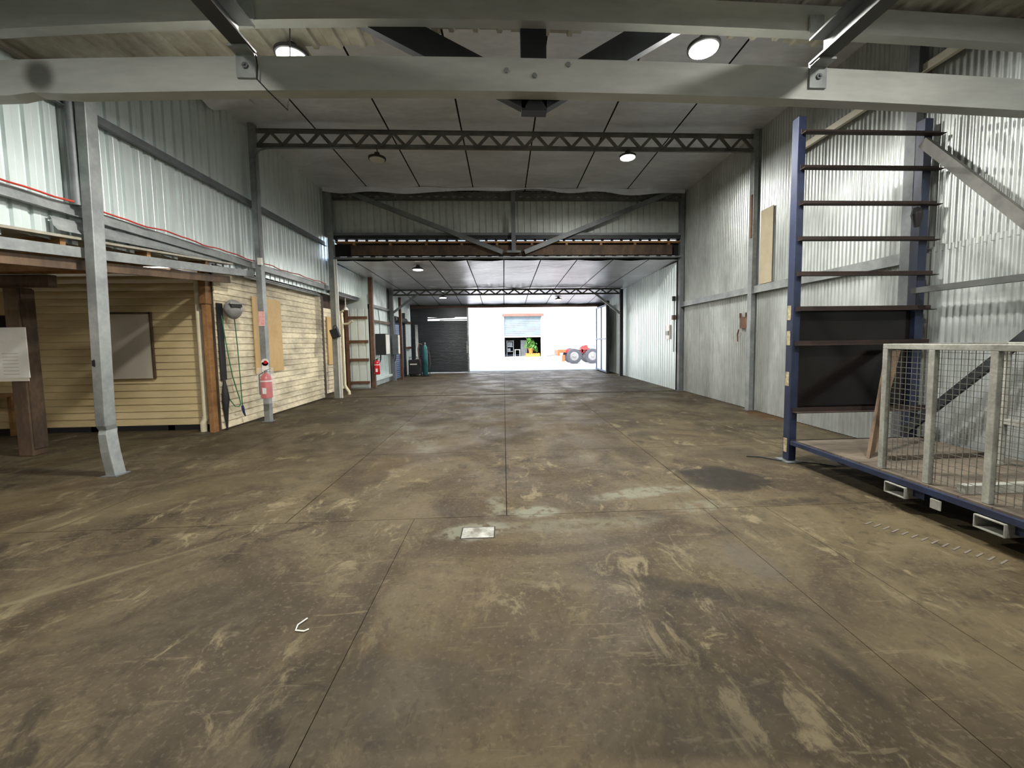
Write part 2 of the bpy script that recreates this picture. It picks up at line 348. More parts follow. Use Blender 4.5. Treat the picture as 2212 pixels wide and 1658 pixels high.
# =================================================================== SETTING
# ---- floor slabs
fl = struct('floor', MB().box(-12, 6.2, -7, 22.2, -0.2, -0.012), 'dark', (0, 0, 0))
rows = [(-7, -1.2), (-1.2, 1.22), (1.22, 3.655), (3.655, 5.86), (5.86, 8.07), (8.07, 10.2), (10.2, 12.24), (12.32, 14.6), (14.6, 17.2), (17.2, 19.6), (19.6, 22.2)]
for i, (y0, y1) in enumerate(rows):
    xs = [-12, -8, -5.2, -2.95, -0.84, 1.85, 2.45, 4.2, 6.2] if y1 < 3.7 else [-12, -8.1, -6.0, -3.98, -1.985, 0.0, 2.0, 4.0, 6.2]
    if i == 1: xs = [-12, -8, -5.2, -0.84, 1.9, 2.4, 6.2]
    if i == 2: xs = [-12, -8, -5.2, -0.84, 1.85, 2.45, 6.2]
    if i == 0: xs = [-12, -4, 2, 6.2]
    for x0, x1 in zip(xs, xs[1:]):
        g = 0.0022 if i <= 2 else 0.004
        part(MB().box(x0+g, x1-g, y0+g, y1-g, -0.02, 0.0), 'floor_slab', 'floor', fl)
part(MB().box(-.385, -.10, 3.235, 3.44, -.02, .0012), 'patch_joint', 'dark', fl)
part(MB().box(-.375, -.11, 3.245, 3.43, -.02, .0026), 'floor_patch', 'patch', fl, label='pale square repair patch in the slab')
tr = struct('trim_1', MB().box(-3.85, 4.02, 12.245, 12.31, -0.015, 0.012), 'rust', (0, 0, 0), 'dark steel strip let into the floor across the shed')
# ---- yard outside
struct('ground', MB().box(-60, 60, 22.2, 80, -0.3, -0.02), 'yard', (0, 0, 0), 'bright concrete yard beyond the open doors')

# ---- right wall: old corrugated iron in two tiers
XR = 5.5
wr = struct('wall_right', MB().box(XR+0.06, XR+0.1, -7, 12.4, 0, 6.2), 'dark')
lowm = corr_mesh('lower_corrugated_sheet', 2.72, 'corr'); upm = corr_mesh('upper_corrugated_sheet', 3.5, 'corr')
y = -6.9; k = 0
while y < 12.2:
    inst(lowm, 'corrugated_sheet', wr, (XR+0.012, y, 0.01), (0, 0, R(90)))
    inst(upm, 'corrugated_sheet', wr, (XR+0.02, y+0.2, 2.66), (0, 0, R(90)))
    y += 0.755; k += 1
part(MB().box(XR-0.022, XR-0.012, 8.15, 8.55, 2.74, 4.27), 'patch_sheet', 'tanfib', wr, label='tan patch sheet nailed on the upper iron')
# ---- far right wall
XR2 = 5.35
wr2 = struct('wall_right_far', MB().box(XR2+0.06, XR2+0.1, 12.4, 21.9, 0, 4.2), 'dark')
tm4 = trim_mesh('tall_ribbed_sheet', 3.95, 'clad')
y = 12.45
while y < 21.3:
    inst(tm4, 'ribbed_sheet', wr2, (XR2, y, 0.01), (0, 0, R(-90)), (-1, 1, 1)); y += 0.762
# ---- left wall: upper ribbed cladding
XL = -5.12
wl = struct('wall_left', MB().box(XL-0.14, XL-0.1, -7, 12.5, 3.07, 6.2), 'dark')
tml = trim_mesh('upper_ribbed_sheet', 3.4, 'clad')
y = -6.9
while y < 12.2:
    z0 = min(3.04, 2.82+.088*(y-4.45))
    inst(tml, 'ribbed_sheet', wl, (XL, y, z0), (0, 0, R(90)), (1, 1, (6.15-z0)/3.4))
    part(MB().box(XL-.1, XL-.06, y, y+.762, z0+.02, 6.2), 'sheet_backing', 'dark', wl)
    y += 0.762
# ---- left wall of the rear section
XL2 = -4.8
wl2 = struct('wall_left_far', MB().box(XL2-0.12, XL2-0.06, 15.0, 21.9, 0, 4.1), 'dark')
y = 15.0
while y < 21.2:
    if not (17.4 < y < 19.4): inst(tm4, 'ribbed_sheet', wl2, (XL2, y, 0.01), (0, 0, R(90)))
    y += 0.762
tm15 = trim_mesh('rear_upper_sheet', 1.45, 'clad')
inst(tm15, 'ribbed_sheet', wl2, (XL2, 17.286, 2.55), (0, 0, R(90))); inst(tm15, 'ribbed_sheet', wl2, (XL2, 18.048, 2.55), (0, 0, R(90))); inst(tm15, 'ribbed_sheet', wl2, (XL2, 18.81, 2.55), (0, 0, R(90)))
wl3 = struct('wall_left_recess', MB().box(-5.14, -5.08, 12.5, 15.0, 3.1, 4.1), 'dark')
tm09 = trim_mesh('recess_upper_sheet', 0.80, 'clad')
for q in range(4): inst(tm09, 'ribbed_sheet', wl3, (-4.98, 12.45+q*0.64, 3.18), (0, 0, R(90)), (0.84, 1, 1))
# ---- back wall behind the camera
wb = struct('wall_back', MB().box(-12, 6.2, -7.1, -7.0, 0, 6.3), 'clad_grey')
# ---- ceilings: foil strips with dark seams
def strips(root, xs, y0, y1, zf, sag, m, nseg=10):
    for x0, x1 in zip(xs, xs[1:]):
        ph = random.random()*6
        mb = MB()
        def fn(a, b, x0=x0, x1=x1, ph=ph):
            x = x0+0.016+(x1-x0-0.032)*a; yy = y0+(y1-y0)*b
            w = math.sin(math.pi*a)
            return (x, yy, zf(yy) - sag*w*(0.55+0.45*math.sin(yy*2.1+ph)) + 0.006*math.sin(yy*7+ph*3+a*5)*w)
        mb.grid(fn, 6, nseg*3)
        part(mb, 'foil_strip', m, root, smooth=True)
cb = struct('ceiling', MB().box(-5.3, 5.7, 3.4, 12.7, 6.03, 6.15), 'dark')
strips(cb, [-5.25, -3.78, -2.3, -0.8, 0.7, 2.2, 3.7, 5.55], 4.3, 12.3, lambda y: 6.0, 0.035, 'foil')
zc = lambda y: 4.02 - 0.03*(y-12.3) if y < 17.5 else 3.864 - 0.085*(y-17.5)
cc = struct('ceiling_far', MB().add([(x, y, z) for x in (-5.0, 5.5) for y, z in ((12.38, 4.04), (17.5, 3.89), (21.9, 3.52), (21.9, 3.6), (17.5, 4.0), (12.38, 4.09))], [(5, 4, 3, 2, 1, 0), (6, 7, 8, 9, 10, 11)] + [(i, (i+1) % 6, 6+(i+1) % 6, 6+i) for i in range(6)]), 'dark')
strips(cc, [-4.95, -4.35, -3.25, -2.15, -1.05, 0.05, 1.15, 2.25, 3.35, 4.45, 5.45], 12.38, 21.5, zc, 0.03, 'foil')
# ---- old roof over the near end
zra = lambda x: 4.885 - (.20 if x < .3 else .10)*((x-.3)/4.9)**2
ra = struct('roof_near', MB().box(-5.2, 5.6, -7, 4.35, 5.06, 5.12), 'dark')
struct('wall_roof_step', MB().box(-5.3, 5.7, 3.3, 3.4, 5.0, 6.2), 'clad_grey')
x = -5.15; ends = [5.12, 5.12, 5.1, 5.02, 4.84, 4.66, 4.6, 4.62, 4.54, 4.5, 4.58, 4.64, 4.5, 4.45]; ei = 0
while x < 5.4:
    e = ends[ei % len(ends)]; ei += 1; L = e+7.0
    me = MB(); p = trim_profile(0.762, 0.254, 0.034, 0.05); n = len(p)
    me.add([(px, yy, -py+zra(x+px)-zra(x)) for yy in (0, L) for px, py in p], [(n+i, n+i+1, i+1, i) for i in range(n-1)])
    inst(me.mesh('roof_sheet', 'roofsheet'), 'roof_sheet', ra, (x, -7, zra(x) + .03 + 0.004*(ei % 2))); x += 0.755
# ---- gable between the two roof levels
YG = 12.42
wg = struct('wall_gable', MB().box(-5.3, 5.7, YG+0.06, YG+0.09, 4.72, 6.1), 'dark')
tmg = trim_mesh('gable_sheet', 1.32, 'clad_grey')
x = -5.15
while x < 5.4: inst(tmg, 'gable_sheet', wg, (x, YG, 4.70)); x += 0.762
# ---- far end wall beside and above the doors
wf = struct('wall_far', MB().box(-5.3, -4.72, 21.5, 21.6, 0, 3.7).box(4.98, 5.5, 21.5, 21.6, 0, 3.7).box(-4.72, 4.98, 21.5, 21.6, 3.40, 3.7), 'blackdoor')
part(MB().box(-4.72, 4.98, 21.38, 21.5, 3.36, 3.46), 'door_track', 'redbrown', wf)

# =================================================================== SHED FRAME
def column(x, y, z1, w, d, label, m='galv', z0=0.0):
    c = thing('steel_column', label, 'column', (x, y, 0), 'steel columns of the shed')
    part(MB().box(x-w/2, x+w/2, y-d/2, y+d/2, z0, z1), 'shaft', m, c, bevel=0.006)
    part(MB().box(x-w/2-0.04, x+w/2+0.04, y-d/2-0.03, y+d/2+0.03, 0.0, 0.012), 'base_plate', 'galv_dark', c)
    return c
# dented near column
c1 = thing('steel_column', 'leaning galvanised column with a dented kinked foot in front of timber shed', 'column', (-4.9, 5.27, 0), 'steel columns of the shed')
def sweep(pts, w, d):
    mb = MB(); vs = []
    for x, yy, z, k in pts: vs += [(x-w/2*k, yy-d/2, z), (x+w/2*k, yy-d/2, z), (x+w/2*k, yy+d/2, z), (x-w/2*k, yy+d/2, z)]
    n = len(pts); fs = [(3, 2, 1, 0), tuple(range(4*n-4, 4*n))]
    for i in range(n-1):
        for k in range(4): fs.append((4*i+k, 4*i+(k+1) % 4, 4*i+4+(k+1) % 4, 4*i+4+k))
    return mb.add(vs, fs)
part(sweep([(-4.885, 5.27, 0, 1), (-4.93, 5.27, .3, .97), (-4.965, 5.29, .52, .9), (-4.972, 5.31, .57, .82), (-4.968, 5.28, .63, 1), (-4.945, 5.27, 1.3, 1), (-4.90, 5.27, 3.0, 1), (-4.865, 5.27, 5.0, 1), (-4.86, 5.27, 5.98, 1)], .115, .15), 'shaft', 'galv', c1, bevel=0.008)
part(MB().box(-4.98, -4.80, 5.17, 5.37, 0, 0.012), 'base_plate', 'galv_dark', c1)
part(MB().box(-4.965, -4.955, 5.188, 5.194, 1.36, 1.45).box(-4.985, -4.95, 5.189, 5.195, 1.37, 1.44), 'slot', 'dark', c1)
part(MB().tube([(-5.0, 5.20, 3.27), (-5.0, 5.20, 6.0)], 0.045, 10), 'downpipe', 'galv_dark', c1, smooth=True)
c2 = column(-4.93, 8.69, 5.98, .115, .13, 'galvanised column carrying a bagged red extinguisher before weatherboards')
c3 = column(-4.9, 12.2, 5.98, .15, .15, 'galvanised column with white conduits and hanging black box', 'galv')
for xx in (-4.80, -4.74): part(MB().tube([(xx, 12.1, 0.02), (xx, 12.1, 2.7), (xx, 12.1, 4.0)], 0.022, 8), 'conduit', 'white', c3, smooth=True)
part(MB().tube(arc((-4.79, 5.24), .15, R(180), R(90), 8, 'xz', 8.6)[:9] + [(4.0, 8.6, 5.42)] if False else [(-4.85, 8.6, 3.35), (-4.85, 8.6, 5.2), (-4.83, 8.6, 5.34), (-4.76, 8.6, 5.44), (-4.6, 8.6, 5.48), (-2.9, 8.6, 5.5)], 0.018, 8), 'conduit', 'galv_dark', c2, smooth=True)
part(MB().box(-4.91, -4.83, 8.57, 8.62, 3.2, 3.34), 'junction_box', 'white', c2)
cr1 = column(5.42, 8.72, 5.98, .10, .14, 'galvanised column on the corrugated wall beside the tan patch')
part(MB().box(5.35, 5.37, 8.66, 8.72, 3.75, 4.65), 'timber_strip', 'redbrown', cr1)
cr2 = column(5.42, 12.3, 5.98, .12, .16, 'dark column where the tall wall meets the lower rear bay', 'galv_dark')
cr0 = column(5.42, 5.27, 5.98, .10, .14, 'grey column just behind the blue storage rack', 'galv_dark')
cf1 = column(-4.66, 17.45, 3.8, .16, .16, 'far galvanised column beside the blue grey roller door', 'galv_dark')
cf2 = column(5.16, 17.75, 3.8, .14, .16, 'far dark column with knee brace near the open door leaf', 'black_steel')
part(MB().bar((-4.6, 17.4, 2.85), (-3.55, 17.4, 3.62), .07, .09), 'knee_brace', 'galv_dark', cf1)
part(MB().bar((5.1, 17.7, 2.75), (4.0, 17.7, 3.62), .07, .09), 'knee_brace', 'galv', cf2)

# girts
def girt(x, y0, y1, z, h, label, m='galv', w=0.06, side=1):
    g = thing('wall_girt', label, 'girt', (x, (y0+y1)/2, z), 'horizontal wall girts')
    mb = MB(); mb.prism([(a*side, c) for a, c in lprof(w, h)], (x, y0, z), (x, y1, z)); part(mb, 'angle', m, g)
    yy = y0+0.6
    while yy < y1:
        part(MB().box(min(x, x+side*.004)-.003, max(x, x+side*.004)+.003, yy-.004, yy+.004, z, z+h), 'joint', 'dark', g); yy += 1.45
    return g
girt(-5.06, 4.2, 12.15, 4.38, .13, 'upper grey girt along the left ribbed cladding', 'galv_dark', side=1)
girt(-5.06, 3.6, 15.0, 3.14, .14, 'lower grey girt carrying the red cable', 'galv', side=1)
girt(5.44, 5.35, 8.66, 2.56, .16, 'wide galvanised girt between the rack and wall column', 'galv', side=-1)
girt(5.44, 8.8, 12.22, 2.57, .15, 'wide galvanised girt on the far half of corrugated wall', 'galv', side=-1)
girt(5.43, 4.6, 7.45, 4.93, .13, 'narrow pale girt high on the corrugated wall', 'pale', side=-1)
rc = [(-5.0+0.01*math.sin(y*3), y, 3.295+0.012*math.sin(y*5)+0.008*math.sin(y*11)) for y in [3.6+0.15*i for i in range(57)]]
solo(MB().tube(rc, 0.011, 6), 'power_cable', 'redcable', 'thin red cable lying along the lower left girt', 'cable', smooth=True)

# lattice trusses
def lattice(y, x0, x1, zb, zt, pitch, label, m='truss', ch=0.085):
    t = thing('lattice_truss', label, 'truss', ((x0+x1)/2, y, zb), 'open web lattice trusses')
    mb = MB(); mb.prism([(-.03, 0), (.03, 0), (.03, .008), (.004, .008), (.004, ch), (-.004, ch), (-.004, .008), (-.03, .008)], (x0, y, zb), (x1, y, zb)); part(mb, 'bottom_chord', m, t)
    mb = MB(); mb.prism([(-.03, ch), (-.03, ch-.008), (-.004, ch-.008), (-.004, 0), (.004, 0), (.004, ch-.008), (.03, ch-.008), (.03, ch)], (x0, y, zt-ch), (x1, y, zt-ch)); part(mb, 'top_chord', m, t)
    up = MB().bar((0, 0, 0), (pitch/2, 0, zt-zb-ch*1.2), .035, .055).mesh('web_up', m)
    dn = MB().bar((0, 0, zt-zb-ch*1.2), (pitch/2, 0, 0), .035, .055).mesh('web_down', m)
    xx = x0+0.03; k = 0
    while xx+pitch/2 < x1:
        inst(up if k % 2 == 0 else dn, 'web_bar', t, (xx, y, zb+ch*0.6)); xx += pitch/2; k += 1
    return t
lattice(8.69, -4.86, 5.36, 5.53, 5.89, .485, 'open lattice truss spanning the tall bay under the foil')
lattice(17.5, -4.58, 5.06, 3.56, 3.83, .53, 'lower lattice truss with knee braces before the far doors', ch=.07)
lattice(12.18, -4.8, 5.35, 5.68, 5.9, .485, 'shaded lattice truss along the top of the gable')

# near truss A : two channel chords with black V struts
def chord(name, parent, y, zb, h, w, x0, x1, camber, dent=None, m='beam', n=60):
    prof = [(0, 0), (w, 0), (w, .025), (w-.006, .025), (w-.006, .006), (.006, .006), (.006, h-.006), (w-.006, h-.006), (w-.006, h-.025), (w, h-.025), (w, h), (0, h)]
    mb = MB(); k = len(prof); vs = []
    for i in range(n+1):
        x = x0+(x1-x0)*i/n; zo = -camber[0 if x < .3 else 1]*(((x-0.3)/4.9)**2)
        for j, (a, c) in enumerate(prof):
            dz = dy = 0.0
            if dent and c < h*0.5:
                g = math.exp(-((x-dent)/.075)**2); dz = .085*g if c < .03 else .02*g; dy = .05*g
            vs.append((x, y+a+(dy if a < .01 else 0), zb+c+zo+dz))
    fs = [tuple(range(k)), tuple(range(n*k+k-1, n*k-1, -1))]
    for i in range(n):
        for j in range(k): fs.append((i*k+j, (i+1)*k+j, (i+1)*k+(j+1) % k, i*k+(j+1) % k))
    mb.add(vs, fs); return part(mb, name, m, parent)
ta = thing('roof_truss', 'heavy overhead channel truss with black V struts and bolts', 'truss', (0.3, 4.05, 3.9))
bc = chord('bottom_chord', ta, 4.02, 3.955, .30, .13, -5.05, 5.45, (.12, .10), dent=-4.1)
chord('top_chord', ta, 4.06, 4.62, .24, .11, -5.05, 5.45, (.20, .10))
for bx, bz in ((.07, 4.135), (.335, 4.095), (.655, 4.20)):
    part(MB().lathe([(.024, 0), (.024, -.014), (.019, -.018)], (bx, 4.02, bz), 'y', 6), 'bolt', 'galv', ta)
part(MB().box(.215, .465, 4.16, 4.28, 3.86, 5.0), 'king_post', 'black_steel', ta)
for sgn, xa, xb in ((-1, .30, -1.78), (1, .40, 2.15)):
    mb = MB()
    pf = [(0, -.125), (.10, -.125), (.10, -.113), (.012, -.113), (.012, .113), (.10, .113), (.10, .125), (0, .125)]
    mb.prism([(-sgn*x_, z_) for x_, z_ in pf], (xa, 4.16, 3.99), (xb, 4.16, 5.0))
    part(mb, 'diagonal_strut', 'black_steel', ta)
# scorch mark around the dent
# longitudinal ties
for nm, xc, side in (('left', -2.29, 1), ('right', 3.1, -1)):
    lb = 'grey channel tie running overhead to the near truss, ' + ('on the left cladding side' if side > 0 else 'beside the blue rack side')
    t = thing('overhead_tie', lb, 'beam', (xc, 1.0, 4.2), 'overhead ties')
    mb = MB(); mb.prism([(a*side-.05*side, c+.11) for a, c in cprof(.15, .24)], (xc, -7, 4.24), (xc, 4.0, 4.24)); part(mb, 'channel', 'tie', t)
    part(MB().box(xc-.085, xc+.085, 3.995, 4.018, 4.02, 4.26).box(xc-.085, xc+.085, 3.88, 4.0, 4.215, 4.235), 'bracket', 'galv', t)
    part(MB().lathe([(.028, 0), (.028, -.012), (.012, -.014), (.012, -.03)], (xc, 3.99, 4.12), 'y', 6), 'bolt', 'galv_dark', t)
    part(MB().box(xc-.07, xc+.07, 4.03, 4.05, 4.55, 4.72), 'upper_cleat', 'galv', t)

# gable frame C
tg = thing('gable_truss', 'braced gable truss with king post above the old timber lintel', 'truss', (.3, 12.15, 4.2))
part(MB().box(-4.85, 5.35, 12.2, 12.4, 4.60, 4.70), 'bottom_chord', 'black_steel', tg)
part(MB().box(-4.85, 5.35, 12.18, 12.2, 4.70, 4.77), 'edge_angle', 'galv_dark', tg)
part(MB().box(.28, .40, 12.05, 12.13, 4.22, 5.95), 'king_post', 'galv_dark', tg)
part(MB().box(.14, .54, 12.03, 12.15, 4.17, 4.23), 'node_plate', 'galv_dark', tg)
part(MB().bar((.02, 12.1, 4.19), (-4.3, 12.1, 5.86), .07, .13), 'diagonal_brace', 'galv_dark', tg)
part(MB().bar((.66, 12.1, 4.19), (5.1, 12.1, 5.95), .07, .13), 'diagonal_brace', 'galv_dark', tg)
tb = thing('timber_lintel', 'dark old timber lintel beam below the gable cladding', 'beam', (.3, 12.3, 4.1))
part(MB().box(-4.35, 5.1, 12.2, 12.36, 4.13, 4.42), 'beam', 'timberdk', tb)
part(MB().box(-4.8, 5.35, 12.22, 12.36, 4.485, 4.545), 'top_plate', 'timber', tb)
for i in range(10): part(MB().box(-4.3+i*1.03, -4.23+i*1.03, 12.22, 12.34, 4.42, 4.485), 'packer', 'timber', tb)
part(MB().box(-4.9, 5.4, 12.37, 12.40, 4.135, 4.49), 'daylight_block_board', 'dark', tb)  # dark board added to block daylight around the lintel
pk = MB(); 
i = -4.85
while i < 5.35: pk.box(i, i+.075, 12.34, 12.38, 4.54, 4.61); i += .29
part(pk, 'slit_block_row', 'dark', tb, kind='stuff')  # added blocks break the daylight slit into dashes, in place of sheet ribs
part(MB().box(-4.85, 5.35, 12.16, 12.34, 4.045, 4.085), 'ceiling_edge_angle', 'galv_dark', tb)
pk = MB(); i = -4.85
while i < 5.35: pk.box(i, i+.12, 12.3, 12.36, 4.08, 4.135); i += .34
part(pk, 'slit_block_row', 'dark', tb, kind='stuff')  # same added blocks, dashing the lower daylight slit
# sagging foil edge at the gable
mb = MB(); mb.grid(lambda a, b: (-5.0+10.4*a, 12.0+.05*math.sin(a*40), 5.98 - b*(.11+.05*math.sin(a*9)+.03*math.sin(a*31))), 60, 2)
part(mb, 'foil_edge', 'foil', cb, smooth=True)
# torn foil flap by left cladding
mb = MB(); mb.grid(lambda a, b: (-5.02+.55*b, 6.1+1.9*a, 5.97-.28*(1-b)*(.5+.5*math.sin(a*3.1))-.05*math.sin(a*17)*(1-b)), 14, 3)
part(mb, 'torn_foil_flap', 'foil', cb, smooth=True)

# =================================================================== LAMPS
def high_bay(x, y, z, ztop, lit, label, power=1.0):
    t = thing('high_bay_lamp', label, 'lamp', (x, y, z), 'round high bay lamps')
    part(MB().lathe([(.155, -.005), (.172, .0), (.172, .035), (.13, .05), (.06, .09), (.05, .13)], (x, y, z), 'z', 28), 'housing', 'rubber', t, smooth=True)
    part(MB().lathe([(.148, -.012), (.150, -.004)], (x, y, z), 'z', 28), 'diffuser', 'lampon' if lit else 'lampoff', t)
    part(MB().tube([(x, y, z+.12), (x+.01, y, (z+ztop)/2), (x, y, ztop)], .010, 6), 'hanger', 'rubber', t)
    if lit:
        a = bpy.data.lights.new('lamp_light', 'AREA'); a.shape = 'DISK'; a.size = .29; a.energy = LAMP_W*power; a.color = LAMP_COL
        o = bpy.data.objects.new('lamp_light', a); COL.objects.link(o); o.parent = t; o.location = (0, 0, -.02)
    return t
high_bay(-2.23, 4.75, 4.70, 4.86, True, 'glaring round lamp near the ragged roof edge, left of V struts')
high_bay(2.25, 4.6, 4.77, 4.9, True, 'glaring round lamp near the ragged roof edge, right of V struts')
high_bay(-2.5, 8.69, 5.32, 5.53, False, 'unlit round lamp hanging from the lattice truss')
high_bay(2.66, 8.69, 5.40, 5.53, True, 'lit round lamp hanging from the lattice truss')
high_bay(-2.62, 13.0, 3.86, 4.0, True, 'lit round lamp under the low rear ceiling just past the lintel', .5)
high_bay(-2.7, 18.7, 3.6, 3.74, True, 'lit round lamp above the closed black door leaf', .4)
high_bay(2.65, 19.6, 3.56, 3.68, True, 'lit round lamp above the bright doorway', .4)
high_bay(-2.7, 1.0, 4.6, 4.85, True, 'lit round lamp under the near roof, left above the camera', .45)
high_bay(3.7, 1.5, 4.72, 4.87, True, 'lit round lamp under the near roof, right above the camera', .7)
high_bay(-2.7, -3.0, 4.6, 4.85, True, 'lit round lamp under the near roof, left far behind the camera', .8)
high_bay(2.7, -3.0, 4.6, 4.86, True, 'lit round lamp under the near roof, right far behind the camera', .8)

# =================================================================== TIMBER SHED (left)
shed = thing('timber_shed', 'cream weatherboard timber shed built against the left side', 'shed', (-7.0, 9.0, 0))
part(MB().box(-11.5, -5.6, 8.03, 8.1, .1, 2.98), 'front_lining', 'timberdk', shed)
part(MB().box(-5.36, -5.3, 7.8, 12.4, .0, 3.06), 'side_lining', 'timberdk', shed)
part(MB().box(-11.5, -5.16, 8.1, 12.4, 3.04, 3.065), 'shed_ceiling', 'timberdk', shed)
BP = .133
def wboard(lx, along):
    pr = [(0, .004), (.024, 0), (.027, .008), (.010, BP-.002), (0, BP-.002)]
    mb = MB()
    if along == 'x': mb.add([(x, -a, c) for x in (0, lx) for a, c in pr], [(0, 1, 2, 3, 4), (9, 8, 7, 6, 5)] + [(i, 5+i, 5+(i+1) % 5, (i+1) % 5) for i in range(5)])
    else: mb.add([(a, yy, c) for yy in (0, lx) for a, c in pr], [(4, 3, 2, 1, 0), (5, 6, 7, 8, 9)] + [(i, (i+1) % 5, 5+(i+1) % 5, 5+i) for i in range(5)])
    return mb
fm = wboard(5.85, 'x').mesh('front_weatherboard', 'cream')
for i in range(22): inst(fm, 'weatherboard', shed, (-11.45, 8.03, .1+BP*i))
sm = {}
for i in range(23):
    cuts = [7.82, 8.9+2.6*((i*0.37) % 1), 12.2] if i % 3 != 1 else [7.82, 12.2]
    for a, b in zip(cuts, cuts[1:]):
        inst(wboard(b-a-.004, 'y').mesh('side_weatherboard', 'creamold'), 'weatherboard', shed, (-5.30, a, .03+BP*i))
part(MB().box(-5.42, -5.335, 7.68, 7.80, 0, 2.35), 'corner_post', 'timber', shed, bevel=.005)
part(MB().box(-5.44, -5.32, 7.66, 7.80, 2.35, 2.95), 'post_head', 'timber', shed, bevel=.005)
part(MB().box(-11.5, -5.5, 8.0, 8.04, .0, .1), 'base_gap_shade', 'dark', shed)  # solid dark strip paints the shade under the raised shed wall
for xx in (-10.2, -7.8, -6.4): part(MB().box(xx, xx+.12, 8.0, 8.06, 0, .1), 'stump', 'timberdk', shed)
part(MB().box(-9.9, -9.0, 7.98, 8.02, 1.35, 2.2), 'window_opening', 'dark', shed)
part(MB().box(-9.95, -8.95, 7.96, 8.0, 2.2, 2.6), 'window_head', 'cream', shed)
struct('wall_alcove_side', MB().box(-11.6, -11.5, 1.0, 12.5, 0, 3.6), 'cream')
struct('wall_alcove_near', MB().box(-11.6, -5.2, 0.9, 1.0, 0, 3.4), 'cream')
struct('wall_left_lower', MB().box(-5.22, -5.12, -7.0, 1.0, 0, 2.75), 'clad')
# verandah roof, falling towards the camera
VR = thing('lean_to_roof', 'sloping lean-to roof on timber rafters in front of the shed', 'roof', (-8, 5, 2.6))
zr = lambda y: 2.72+.088*(y-4.45)
mb = MB(); mb.add([(-11.5, .8, zr(.8)+.12), (-4.99, .8, zr(.8)+.12), (-4.99, 7.95, zr(7.95)+.06), (-11.5, 7.95, zr(7.95)+.06), (-11.5, .8, zr(.8)+.15), (-4.99, .8, zr(.8)+.15), (-4.99, 7.95, zr(7.95)+.09), (-11.5, 7.95, zr(7.95)+.09)],
    [(3, 2, 1, 0), (4, 5, 6, 7), (0, 1, 5, 4), (1, 2, 6, 5), (2, 3, 7, 6), (3, 0, 4, 7)]); part(mb, 'roof_sheet', 'roofsheet', VR)
part(MB().bar((-5.03, 3.0, zr(3.0)-.06), (-5.03, 8.6, zr(8.6)-.06), .04, .12), 'edge_batten', 'galv', VR)
part(MB().bar((-5.12, 3.0, zr(3.0)-.19), (-5.12, 8.0, zr(8.0)-.21), .06, .12), 'edge_beam', 'post', VR)
for yy in (3.9, 5.05, 6.2, 7.35): part(MB().box(-11.4, -5.05, yy-.03, yy+.03, zr(yy)-.02, zr(yy)+.09), 'rafter', 'timber', VR)
part(MB().box(-7.6, -5.4, 6.22, 6.30, 2.66, 2.78), 'cross_beam', 'timber', VR)
part(MB().box(-7.55, -6.45, 6.2, 6.32, 2.47, 2.64), 'post_bearer', 'timberdk', VR)
part(MB().bar((-9.5, 5.6, 2.62), (-5.3, 5.6, 2.66), .05, .14), 'cross_beam', 'timber', VR)
bl = thing('added_batten_lamp', 'added unseen tube lamp under the near end of the lean-to', 'lamp', (-7.6, 3.2, 2.42))  # lamp added out of view to brighten the dim lean-to
part(MB().box(-8.2, -7.0, 3.15, 3.25, 2.44, 2.5), 'housing', 'white', bl)
part(MB().tube([(-8.15, 3.2, 2.42), (-7.05, 3.2, 2.42)], .016, 8), 'tube', 'lampon', bl, smooth=True)
part(MB().tube([(-7.6, 3.2, 2.5), (-7.6, 3.2, 2.7)], .01, 6), 'hanger', 'white', bl)
_a = bpy.data.lights.new('lamp_light', 'AREA'); _a.shape = 'RECTANGLE'; _a.size = 1.1; _a.size_y = .05; _a.energy = 55.0; _a.color = LAMP_COL
_o = bpy.data.objects.new('lamp_light', _a); COL.objects.link(_o); _o.parent = bl; _o.location = (0, 0, -.03)
pst = thing('timber_post', 'thick dark brown timber post holding the lean-to roof', 'post', (-7.05, 6.4, 0))
part(MB().box(-7.19, -6.985, 6.3, 6.5, 0, 2.48), 'shaft', 'post', pst, bevel=.012)
part(MB().box(-6.985, -6.97, 6.32, 6.5, .1, 2.46), 'cover_board', 'timberdk', pst)
po = thing('poster_board', 'glossy white printed poster sheet fixed to the timber post', 'poster', (-7.3, 6.26, 1.15))
part(MB().box(-7.95, -6.90, 6.275, 6.285, 1.17, 1.90), 'sheet', 'paper', po)
part(MB().box(-7.9, -6.93, 6.286, 6.296, 1.12, 1.3), 'rear_sheet', 'white', po)
ink = MB()
for r in range(7):
    for c in range(3): ink.box(-7.85+c*.3, -7.68+c*.3+.05*((r*3+c) % 3)/2, 6.2735, 6.275, 1.22+r*.05, 1.228+r*.05)
part(ink, 'print', 'inkpale', po, kind='stuff')
bn = thing('work_bench', 'low timber bench at the back of the lean-to', 'bench', (-9.4, 7.6, 0))
part(MB().box(-10.4, -8.95, 7.3, 7.9, .72, .78), 'top', 'timber', bn)
for xx in (-10.35, -9.03): 
    for yy in (7.33, 7.82): part(MB().box(xx, xx+.07, yy, yy+.07, 0, .72), 'leg', 'timber', bn)
part(MB().box(-10.35, -8.97, 7.34, 7.38, .2, .28), 'rail', 'timber', bn)
wbd = thing('whiteboard', 'plain square whiteboard hung on the cream weatherboards', 'whiteboard', (-7, 7.98, 1.0))
part(MB().box(-7.45, -6.56, 7.955, 7.985, 1.0, 2.2), 'surface', 'wboard', wbd)
part(MB().box(-7.47, -6.54, 7.945, 7.99, 2.2, 2.235).box(-6.56, -6.535, 7.945, 7.99, 1.0, 2.235), 'frame', 'timberdk', wbd)
dp = thing('downpipe', 'cream PVC downpipe beside the timber shed corner', 'pipe', (-5.6, 7.85, 0))
